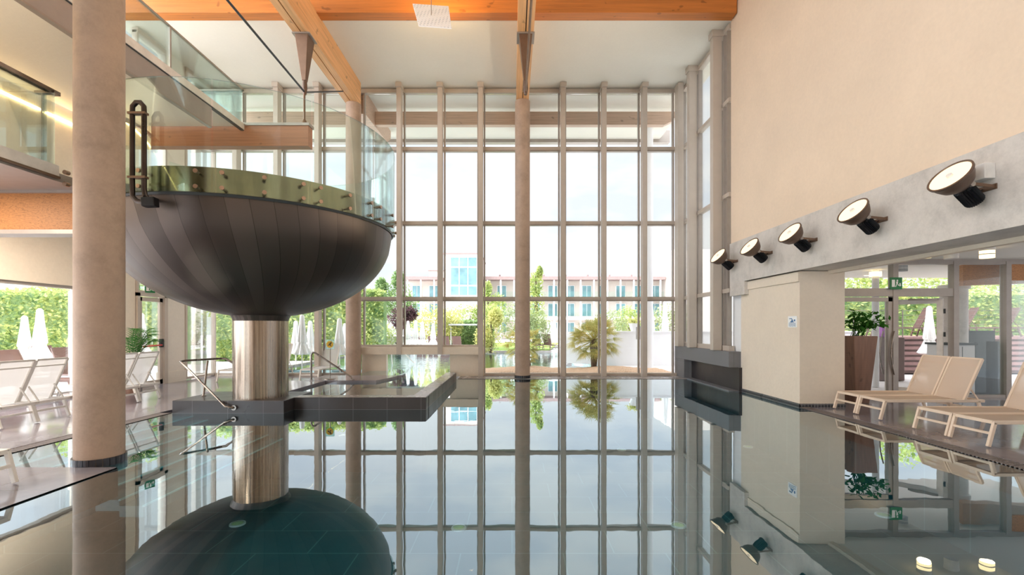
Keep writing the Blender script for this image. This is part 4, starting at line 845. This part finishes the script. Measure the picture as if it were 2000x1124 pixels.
# right terrace outside
tr = thing('raised_terrace', (12, 15.5, 0), 'raised brown terrace of horizontal boards behind the right panes', 'terrace')
s_ = MB()
for k in range(6): s_.box(9.5, 26, 15.0+.0*k, 15.06, .1+.17*k, .2+.17*k)
s_.build('board_front', M['terrace'], tr); MB().box(9.5, 26, 15.06, 18.2, 0, 1.12).build('platform', M['brown_metal'], tr); MB().box(9.4, 26, 14.95, 18.2, 1.12, 1.18).build('top', M['terrace'], tr)
for k in range(9): MB().tube([(9.6+k*1.6, 15.1, 1.15), (9.6+k*1.6, 15.1, 2.05)], .02, 6).build('rail_post', M['rail'], tr)
rr = MB()
for z in (1.45, 1.6, 1.75, 1.9, 2.05): rr.tube([(9.5, 15.1, z), (26, 15.1, z)], .008, 5)
rr.build('rail_wire', M['rail'], tr)
for i, x in enumerate((12.6, 14.2, 15.6, 17.1)):
    place(Lb, True, (x, 16.2, 1.18), -.4, 'brown lounger on the raised terrace, %s from the left' % ('first', 'second', 'third', 'fourth')[i], 'brown loungers on the raised terrace')
place(Lb, True, (9.6, 13.4, 0), .2, 'brown lounger on the paving beside the open door')
tag(B(10.45, 10.85, 13.0, 13.3, 1.22, 1.68).build('purple_box', M['purple'], bevel=.02), 'purple box on the porch right of the planter leaves', 'box')
tag(B(10.3, 11.0, 12.9, 13.5, 0, 1.22).build('side_cabinet', M['brown_metal'], bevel=.02), 'brown cabinet under the purple box', 'cabinet')
hedge('light green hedge on the terrace behind the right panes', 11, 19.5, 27, 19.0, 2.9, 1.5, 6000)
tree('leafy_tree', 'bright green tree behind the right transom', 'tree', 16.5, 24, 0, [(0, 0, 3.6, 3.5, 1.5, 1.8), (4, 0, 4, 3, 1.5, 1.8), (-2.8, 0, 3, 2, 1.2, 1.6)], 5000, .13, 'leaf', 'garden trees')
tree('leafy_tree', 'green tree at the far right edge behind the panes', 'tree', 29, 27, 0, [(0, 0, 3.6, 3, 1.5, 2)], 2500, .13, 'leaf', 'garden trees')

# ------------------------------------------------------------------ hotel
HYD = 60.0
hx_ = lambda x: (x-CX)/F*HYD; hz = lambda y: EYE-(y-HY)/F*HYD
ho = thing('hotel_building', (4, HYD, 0), 'two-storey hotel with flat roof, balconies and teal windows behind the garden', 'building')
MB().box(hx_(788), hx_(866), HYD+1.6, HYD+10, 0, hz(545)).box(hx_(944), hx_(1298), HYD+1.6, HYD+10, 0, hz(545)).build('wall', M['hotel_wall'], ho)
MB().box(hx_(786), hx_(864), HYD-.4, HYD+10, hz(547), hz(541)).box(hx_(944), hx_(1298), HYD-.4, HYD+10, hz(547), hz(541)).build('roof', M['hotel_roof'], ho)
MB().box(hx_(786), hx_(864), HYD-.2, HYD+1.6, hz(588), hz(581)).box(hx_(944), hx_(1298), HYD-.2, HYD+1.6, hz(588), hz(581)).build('balcony_slab', M['hotel_white'], ho); MB().box(hx_(786), hx_(864), HYD-.2, HYD+1.6, hz(625), hz(619)).box(hx_(944), hx_(1298), HYD-.2, HYD+1.6, hz(625), hz(619)).build('balcony_slab', M['hotel_white'], ho)
for x in range(796, 1296, 26):
    if 862 < x < 945: continue
    MB().box(hx_(x)-.09, hx_(x)+.09, HYD-.1, HYD+.1, 0, hz(547)).build('balcony_post', M['hotel_white'], ho)
MB().box(hx_(948), hx_(1296), HYD-.15, HYD-.12, hz(581), hz(570)).box(hx_(948), hx_(1296), HYD-.15, HYD-.12, hz(619), hz(608)).build('balcony_glass', M['glass_green'], ho)
for y0_, y1_ in ((556, 580), (592, 618), (630, 650)):
    for x in range(800, 1280, 34):
        if 850 < x < 945: continue
        w_ = MB().box(hx_(x), hx_(x+19), HYD+1.5, HYD+1.6, hz(y1_), hz(y0_)).build('window_frame', M['hotel_white'], ho)
        MB().box(hx_(x+1), hx_(x+9), HYD+1.44, HYD+1.5, hz(y1_-1), hz(y0_+1)).box(hx_(x+10.3), hx_(x+18), HYD+1.44, HYD+1.5, hz(y1_-1), hz(y0_+1)).build('pane', M['hotel_glass'], w_)
tw = thing('hotel_tower', (-6.5, HYD-3, 0), 'beige hotel stair tower with a tall teal window', 'building')
td = HYD-2; tx = lambda x: (x-CX)/F*td; tz = lambda y: EYE-(y-HY)/F*td
MB().box(tx(868), tx(940), td, td+9, 0, tz(497)).build('wall', M['hotel_wall'], tw); MB().box(tx(866), tx(941), td-.1, td+9.2, tz(497), tz(494.5)).build('roof_edge', M['hotel_roof'], tw)
MB().box(tx(880), tx(932), td-.1, td, tz(578), tz(502)).build('window_frame', M['hotel_white'], tw)
g = MB()
for xa, xb in ((881, 896), (898, 913), (915, 931)):
    for ya, yb in ((503.5, 521), (523.5, 557), (560, 577)): g.box(tx(xa), tx(xb), td-.16, td-.1, tz(yb), tz(ya))
g.build('pane', M['hotel_glass'], tw)
rb = thing('roof_box', (hx_(848), HYD+3, hz(541)), 'low beige box on the hotel roof left of the tower', 'roof box'); MB().box(hx_(832), hx_(866), HYD+2, HYD+7, hz(541), hz(526)).build('wall', M['hotel_wall'], rb); MB().box(hx_(831), hx_(867), HYD+1.9, HYD+7.1, hz(526), hz(524.5)).build('cap', M['hotel_roof'], rb)
ra = thing('side_building', (22, HYD-4, 0), 'pale higher building with small windows at the right end of the hotel', 'building'); MB().box(hx_(1300), hx_(1380), HYD-3, HYD+5, 0, hz(495)).build('wall', M['hotel_wall'], ra)
MB().box(hx_(1303), hx_(1310), HYD-3.1, HYD-3, hz(524), hz(510)).build('window', M['hotel_glass'], ra)
for i, x in enumerate(range(975, 1290, 45)): tag(MB().tube([(hx_(x), HYD+3, hz(541)), (hx_(x), HYD+3, hz(532))], .12, 6).build('roof_vent', M['hotel_roof']), 'small vent pipe on the hotel roof, %s from the tower' % ('first', 'second', 'third', 'fourth', 'fifth', 'sixth', 'seventh', 'eighth')[i], 'vent', 'vents on the hotel roof')
